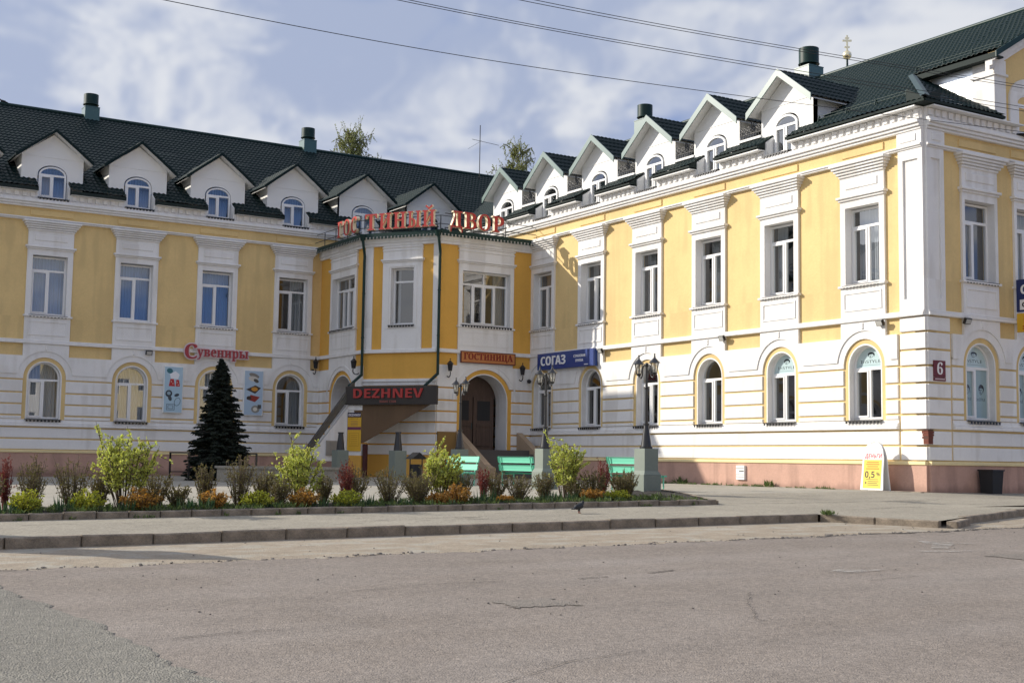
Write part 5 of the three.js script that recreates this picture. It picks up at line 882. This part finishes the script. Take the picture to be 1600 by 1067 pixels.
const PL = [
  ['lime', -22.67, 2.00, 1.42, 0.66, 'tall lime-leaved bush left of the spruce, in front of the pink plinth'], ['lime', -19.44, 1.90, 1.25, 0.62, 'broad lime-leaved bush before the stair wall and concrete planter'], ['lime', -16.35, 1.80, 1.15, 0.52, 'lime-leaved bush in front of the brightly lit mint bench'], ['lime', -13.24, 1.60, 1.33, 0.52, 'open lime-leaved bush between the two right-hand lamp pedestals'],
  ['red', -24.60, 2.00, 0.87, 0.21, 'red-shooted shrub cut by the left edge of the picture'], ['red', -18.47, 1.90, 0.83, 0.29, 'bright red shrub at the foot of the poster column'], ['red', -15.33, 1.70, 0.67, 0.26, 'dark red shrub below the sloping step wall'], ['red', -12.19, 1.50, 0.82, 0.28, 'orange-red shrub left of the bench by the nearest lamp'],
  ['twig', -24.16, 1.90, 0.87, 0.34, 'olive twiggy shrub second from the left edge'], ['twig', -23.53, 2.00, 0.91, 0.45, 'brown twiggy shrub just left of the leftmost lime bush'], ['twig', -21.20, 1.90, 0.76, 0.27, 'green twiggy shrub under the left side of the spruce'], ['twig', -20.69, 2.20, 0.97, 0.34, 'tall thin twiggy shrub right below the spruce, against the white planter'], ['twig', -20.06, 1.80, 0.68, 0.33, 'green twiggy shrub left of the broad lime bush'], ['twig', -17.65, 2.10, 0.69, 0.51, 'wide twiggy shrub below the club canopy'], ['twig', -16.92, 1.80, 0.50, 0.33, 'low twiggy shrub in front of the litter bin'], ['twig', -14.68, 2.00, 0.55, 0.44, 'olive twiggy shrub in front of the shaded bench'], ['twig', -13.92, 1.80, 0.58, 0.32, 'twiggy shrub at the foot of the second lamp pedestal'], ['twig', -13.18, 1.90, 0.45, 0.40, 'low twiggy shrub beneath the open lime bush'], ['twig', -11.75, 1.60, 0.56, 0.39, 'twiggy shrub left of the nearest lamp pedestal'], ['twig', -23.02, 1.80, 0.61, 0.24, 'small twiggy shrub at the left side of the leftmost lime bush'], ['twig', -18.88, 1.80, 0.54, 0.26, 'small green shrub between broad lime bush and red shrub'],
  ['twig', -22.05, 1.75, 0.62, 0.40, 'olive twiggy shrub right of the leftmost lime bush'], ['twig', -21.75, 2.05, 0.42, 0.34, 'low olive shrub before the bare paving left of the spruce'], ['twig', -19.9, 2.2, 0.55, 0.34, 'olive shrub in front of the left half of the broad lime bush'], ['twig', -18.2, 1.75, 0.72, 0.36, 'olive shrub behind the bright red shrub'], ['twig', -17.1, 2.25, 0.66, 0.44, 'olive shrub right of the wide one below the club canopy'], ['twig', -16.0, 1.9, 0.60, 0.40, 'olive shrub under the lit bench seat'], ['twig', -15.0, 1.65, 0.62, 0.36, 'olive shrub between the dark red shrub and the shaded bench'], ['twig', -12.6, 1.75, 0.62, 0.42, 'brown shrub left of the orange-red one'], ['twig', -24.9, 2.2, 0.62, 0.34, 'brown shrub in the left corner of the bed'], ['twig', -11.3, 1.2, 0.6, 0.34, 'brown shrub touching the nearest lamp pedestal'],
  ['yell', -24.40, 2.60, 0.38, 0.29, 'yellow-green mound nearest the left edge of the picture'], ['yell', -23.41, 2.50, 0.38, 0.30, 'yellow-green mound left of the first orange mound'], ['yell', -20.47, 2.50, 0.31, 0.32, 'yellow-green mound at the foot of the tall thin twiggy shrub'], ['yell', -18.74, 2.50, 0.30, 0.33, 'yellow-green mound in front of the bright red shrub'], ['yell', -12.32, 2.20, 0.22, 0.33, 'yellow-green mound left of the nearest lamp pedestal'],
  ['oran', -22.51, 2.50, 0.42, 0.39, 'orange mound below the leftmost lime bush'], ['oran', -21.23, 2.40, 0.33, 0.29, 'orange mound below the spruce'], ['oran', -19.58, 2.50, 0.34, 0.28, 'orange mound below the broad lime bush'], ['oran', -16.31, 2.40, 0.40, 0.35, 'orange mound below the brightly lit bench'], ['oran', -16.82, 2.50, 0.24, 0.25, 'small olive-orange mound left of the one below the lit bench'], ['oran', -13.05, 2.30, 0.26, 0.29, 'bright orange mound above the pigeon'], ['oran', -15.23, 2.40, 0.14, 0.23, 'very low orange tuft in front of the shaded bench'],
];
PL.forEach(([k, x, z, h, w, lab], i) => bush(k, KN[k][0], lab, KN[k][1], x, z, h, w, i + 1));
[[-23.83, 2.70, 0.29, 0.14, 'strap-leaved clump between the two leftmost yellow-green mounds'], [-21.77, 2.60, 0.24, 0.15, 'strap-leaved clump right of the leftmost orange mound, before bare paving'], [-21.45, 2.70, 0.28, 0.11, 'tall strap-leaved clump at the left side of the orange mound below the spruce'], [-20.21, 2.60, 0.18, 0.14, 'low strap-leaved clump right of the yellow-green mound before the planter'], [-19.30, 2.60, 0.21, 0.16, 'pale strap-leaved clump right of the orange mound below the broad lime bush'], [-18.43, 2.70, 0.27, 0.14, 'strap-leaved clump at the right side of the yellow-green mound before the red shrub'], [-17.61, 2.60, 0.21, 0.19, 'wide strap-leaved clump below the wide twiggy shrub'], [-15.82, 2.60, 0.33, 0.22, 'large strap-leaved clump right of the orange mound below the lit bench'], [-14.20, 2.50, 0.26, 0.26, 'broad strap-leaved clump in front of the second lamp pedestal'], [-13.53, 2.40, 0.22, 0.21, 'strap-leaved clump left of the bright orange mound above the pigeon'], [-12.73, 2.30, 0.15, 0.16, 'small strap-leaved clump right of the bright orange mound above the pigeon'], [-22.83, 2.70, 0.23, 0.13, 'strap-leaved clump at the left foot of the leftmost orange mound'], [-24.71, 2.80, 0.23, 0.14, 'strap-leaved clump cut by the left edge of the picture']].forEach(([x, z, h, w, lab], i) => bush('iris', 'bulb_plant', lab, KN.iris[1], x, z, h, w, i + 60));
{ // small weeds: in the bed, along the apron of the right wing, at the kerb
  const L = new Leaves(900), r = L.r;
  const tuft = (x, y, z, s, n) => { for (let i = 0; i < n; i++) L.leaf(V(x + (r() - 0.5) * s, y, z + (r() - 0.5) * s), V((r() - 0.5) * 1.4, 0.4 + r(), (r() - 0.5) * 1.4).normalize(), s * (0.4 + 0.6 * r()), s * 0.09, 0.4); };
  for (let i = 0; i < 900; i++) { const x = -26.5 + 16 * r(), z = 1.65 + 1.4 * r(); tuft(x, pav(x, z) + 0.08, z, 0.07 + 0.14 * r() * r(), 10); }
  for (let i = 0; i < 120; i++) { const q = Math.floor(r() * 9), z = -13.2 + q * 1.25 + 0.9 * (r() - 0.5); tuft(-0.82 + 0.12 * (r() - 0.5), pav(-0.8, 0) + 0.0, z, 0.06 + 0.12 * r(), 14); }
  for (const z of [-10.4, -6.1]) tuft(-0.25, 0.05, z, 0.28, 40);
  for (let i = 0; i < 14; i++) { const x = -26 + 15 * r(); tuft(x, pav(x, 3.3), 3.24, 0.1, 12); }
  for (let i = 0; i < 10; i++) tuft(-10.3 + 0.15 * r(), pav(-10.3, 6.1), 6.12 + 0.2 * r(), 0.12, 16);
  tag(mesh('weed', L.geo(), PM.weed, scene), 'small green weeds scattered over the bed, kerbs and wall foot', 'weeds', null, 'stuff');
}
{ // spruce
  const t = thing('spruce_tree', 'dark conical spruce in front of the souvenir shop windows', 'tree', [-13.68, -0.12, -19.0]), r = rng(404), L = new Leaves(405), H = 4.35, br = [];
  mesh('trunk', [rod([0, -0.3, 0], [0, H, 0], 0.10, 0.012, 8)], M.bark, t);
  for (let i = 0; i < 820; i++) {
    const s = Math.pow(r(), 1.2), y = 0.25 + (H - 0.35) * s, R = (1.16 * Math.pow(1 - s, 0.85) + 0.06) * (0.62 + 0.48 * r()), a = i * 2.39996 + r() * 0.5;
    const e = V(R * Math.cos(a), (-0.42 + 0.42 * r()) * R - 0.05 + 0.3 * s * R, R * Math.sin(a)), o = V(0, y, 0), steps = Math.ceil(R / 0.045);
    br.push(rod(o, o.clone().add(e), 0.012, 0.004, 3));
    const sideV = V(-Math.sin(a), 0, Math.cos(a));
    for (let k = 1; k <= steps; k++) { const f = k / steps, c = o.clone().addScaledVector(e, f).add(V(0, -0.10 * f * (1 - f) * R, 0)); const w = 0.20 * (1 - 0.55 * f) * Math.min(1, R * 1.6) + 0.03; for (let q = 0; q < 5; q++) { const sd = q < 2 ? 1 : q < 4 ? -1 : 0; const d = sideV.clone().multiplyScalar(sd * (0.8 + 0.4 * r())).add(V(Math.cos(a) * (0.5 + r() * 0.5), -0.35 + 0.5 * (r() - 0.5), Math.sin(a) * (0.5 + r() * 0.5))).normalize(); L.leaf(c, d, w * (0.7 + 0.7 * r()), 0.024 + 0.014 * r(), 0.5); } }
  }
  mesh('branch', merge(br), M.bark, t); mesh('crown', L.geo(), PM.spruce, t);
}
{ // birches behind the left wing
  const birch = (x, z, H, w, seed, label) => {
    const t = thing('birch_tree', label, 'tree', [x, -1, z], 0, 'thin spring birches behind the roof'), r = rng(seed), L = new Leaves(seed + 1), tw = []; mesh('trunk', [rod([0, 0, 0], [0.3, H * 0.93, 0.2], 0.24, 0.03, 8)], M.birchBark, t);
    for (let i = 0; i < 120; i++) { const s = 0.60 + 0.39 * r(), a = r() * 6.28, R = w * (0.35 + 0.75 * r()) * Math.pow(1.04 - s, 0.45) * 1.35, o = V(0.3 * s, H * s * 0.93, 0.2 * s), e = V(R * Math.cos(a), R * 0.55 + 0.4 * r(), R * Math.sin(a)).add(o); const cv = new THREE.QuadraticBezierCurve3(o, o.clone().lerp(e, 0.5).add(V(0, R * 0.25, 0)), e); tw.push(new THREE.TubeGeometry(cv, 5, 0.022, 3, false));
      for (let k = 0; k < 13; k++) { const b = cv.getPoint(0.3 + 0.7 * r()), d = V((r() - 0.5) * 0.9, -0.2 - 0.7 * r() + (r() < 0.3 ? 1.0 : 0), (r() - 0.5) * 0.9), l = 0.45 + 0.9 * r(), q = b.clone().addScaledVector(d, l); tw.push(rod(b, q, 0.011, 0.006, 3)); for (let m = 0; m < 12; m++) L.leaf(b.clone().lerp(q, r()), rdir(r, -0.3), 0.085, 0.036, 0.4); } }
    mesh('crown', L.geo(), PM.birch, t); mesh('twig', merge(tw), M.bark, t);
  };
  birch(3.5, -46.8, 23.0, 2.8, 801, 'pale green bare-twigged birch behind the left wing ridge'); birch(14.9, -46.2, 23.6, 3.0, 811, 'bare-twigged tree behind the inner corner of the roofs');
}
{ // church cupola far behind the right wing
  const t = thing('church_tower', 'gilded cross and ball of a church rising behind the right roof', 'church', [29.7, 0, -31]);
  mesh('tower', [new THREE.CylinderGeometry(2.2, 2.2, 17, 20).translate(0, 7.5, 0)], M.white, t); mesh('dome', [new THREE.SphereGeometry(2.3, 24, 14).scale(1, 1.15, 1).translate(0, 17.4, 0), rod([0, 19.5, 0], [0, 25.8, 0], 0.14, 0.06, 8)], M.green, t); mesh('ball', [new THREE.SphereGeometry(0.28, 12, 10).translate(0, 25.95, 0)], M.gold, t);
  mesh('cross', [bx(-0.05, 0.05, 26.1, 27.2, -0.05, 0.05), bx(-0.28, 0.28, 26.82, 26.92, -0.045, 0.045), bx(-0.13, 0.13, 27.0, 27.07, -0.045, 0.045), bx(-0.16, 0.16, 26.42, 26.5, -0.045, 0.045)].map(g => g.rotateY(-0.55)), M.gold, t);
}
// ------------------------------------------------------------------ overhead wires
{
  const wires = [[[-27.112, 6.9, 7.328], [-17.464, 7.796, 5.148], [-1.826, 8.264, 6.648], 'single thin overhead wire, lowest of those crossing the sky'], [[-27.155, 7.607, 7.378], [-17.119, 8.452, 5.434], [-1.851, 8.677, 6.677], 'lower wire of the middle overhead pair'], [[-27.159, 7.67, 7.382], [-17.121, 8.491, 5.437], [-1.857, 8.78, 6.684], 'upper wire of the middle overhead pair'], [[-27.175, 7.937, 7.401], [-16.169, 8.677, 6.049], [-1.884, 9.207, 6.715], 'lower wire of the topmost overhead pair'], [[-27.182, 8.039, 7.408], [-16.173, 8.728, 6.053], [-1.887, 9.266, 6.719], 'upper wire of the topmost overhead pair']];
  for (const [a, b, c, lab] of wires) { const cv = new THREE.CatmullRomCurve3([V(...a), V(...b), V(...c)]); const t = mesh('overhead_wire', new THREE.TubeGeometry(cv, 60, 0.0065, 4, false), M.dark, scene); tag(t, lab, 'wire', 'overhead wires across the street'); }
}
// ------------------------------------------------------------------ houses across the street, behind the viewpoint
{
  const house = (x, z, w, d, h, wall, label) => {
    const t = thing('street_house', label, 'house', [x, -0.9, z], Math.PI, 'houses on the other side of the street');
    const s = rectPath(-w / 2, w / 2, 0, h, THREE.Shape), hl = []; const n = Math.floor(w / 3); for (let i = 0; i < n; i++) for (const y of [1.2, 4.6, 8.0]) if (y + 1.8 < h) { const c = -w / 2 + (i + 0.5) * w / n; s.holes.push(rectPath(c - 0.6, c + 0.6, y, y + 1.8)); hl.push([c, y]); }
    mesh('wall', [ex(s, -0.3, 0), bx(-w / 2, w / 2, 0, h, -d, -d + 0.3), bx(-w / 2, -w / 2 + 0.3, 0, h, -d + 0.3, -0.3), bx(w / 2 - 0.3, w / 2, 0, h, -d + 0.3, -0.3)], wall, t);
    mesh('roof', [tri3([[-w / 2 - 0.4, h, 0.5], [w / 2 + 0.4, h, 0.5], [w / 2 + 0.4, h + d * 0.32, -d / 2], [-w / 2 - 0.4, h + d * 0.32, -d / 2], [-w / 2 - 0.4, h, -d - 0.5], [w / 2 + 0.4, h, -d - 0.5]], [[0, 1, 2, 3], [3, 2, 5, 4], [0, 3, 4], [1, 5, 2]])], std([0.16, 0.07, 0.05], 0.8), t);
    for (const [c, y] of hl) { const f = mesh('window', [bx(c - 0.6, c - 0.53, y, y + 1.8, -0.2, -0.1), bx(c + 0.53, c + 0.6, y, y + 1.8, -0.2, -0.1), bx(c - 0.53, c + 0.53, y, y + 0.07, -0.2, -0.1), bx(c - 0.53, c + 0.53, y + 1.73, y + 1.8, -0.2, -0.1), bx(c - 0.03, c + 0.03, y + 0.07, y + 1.73, -0.2, -0.1)], M.pvc, t); mesh('pane', [bx(c - 0.53, c + 0.53, y + 0.07, y + 1.73, -0.19, -0.17)], phys([0.03, 0.035, 0.04], 0.05), f); }
  };
  house(-38, 50, 20, 12, 11.5, M.cream, 'cream three-storey house across the street, left of the white one'); house(-14, 49, 24, 12, 10.6, M.white, 'white three-storey house across the street'); house(14, 50, 24, 12, 11.2, M.cream, 'cream three-storey house across the street, right of the white one');
}

const renderer = new THREE.WebGLRenderer({ antialias: true });
renderer.setSize(1024, 682);
renderer.toneMapping = THREE.LinearToneMapping;
renderer.toneMappingExposure = EXPOSURE;
renderer.shadowMap.enabled = true;
renderer.shadowMap.type = THREE.PCFSoftShadowMap;
renderer.render(scene, camera);
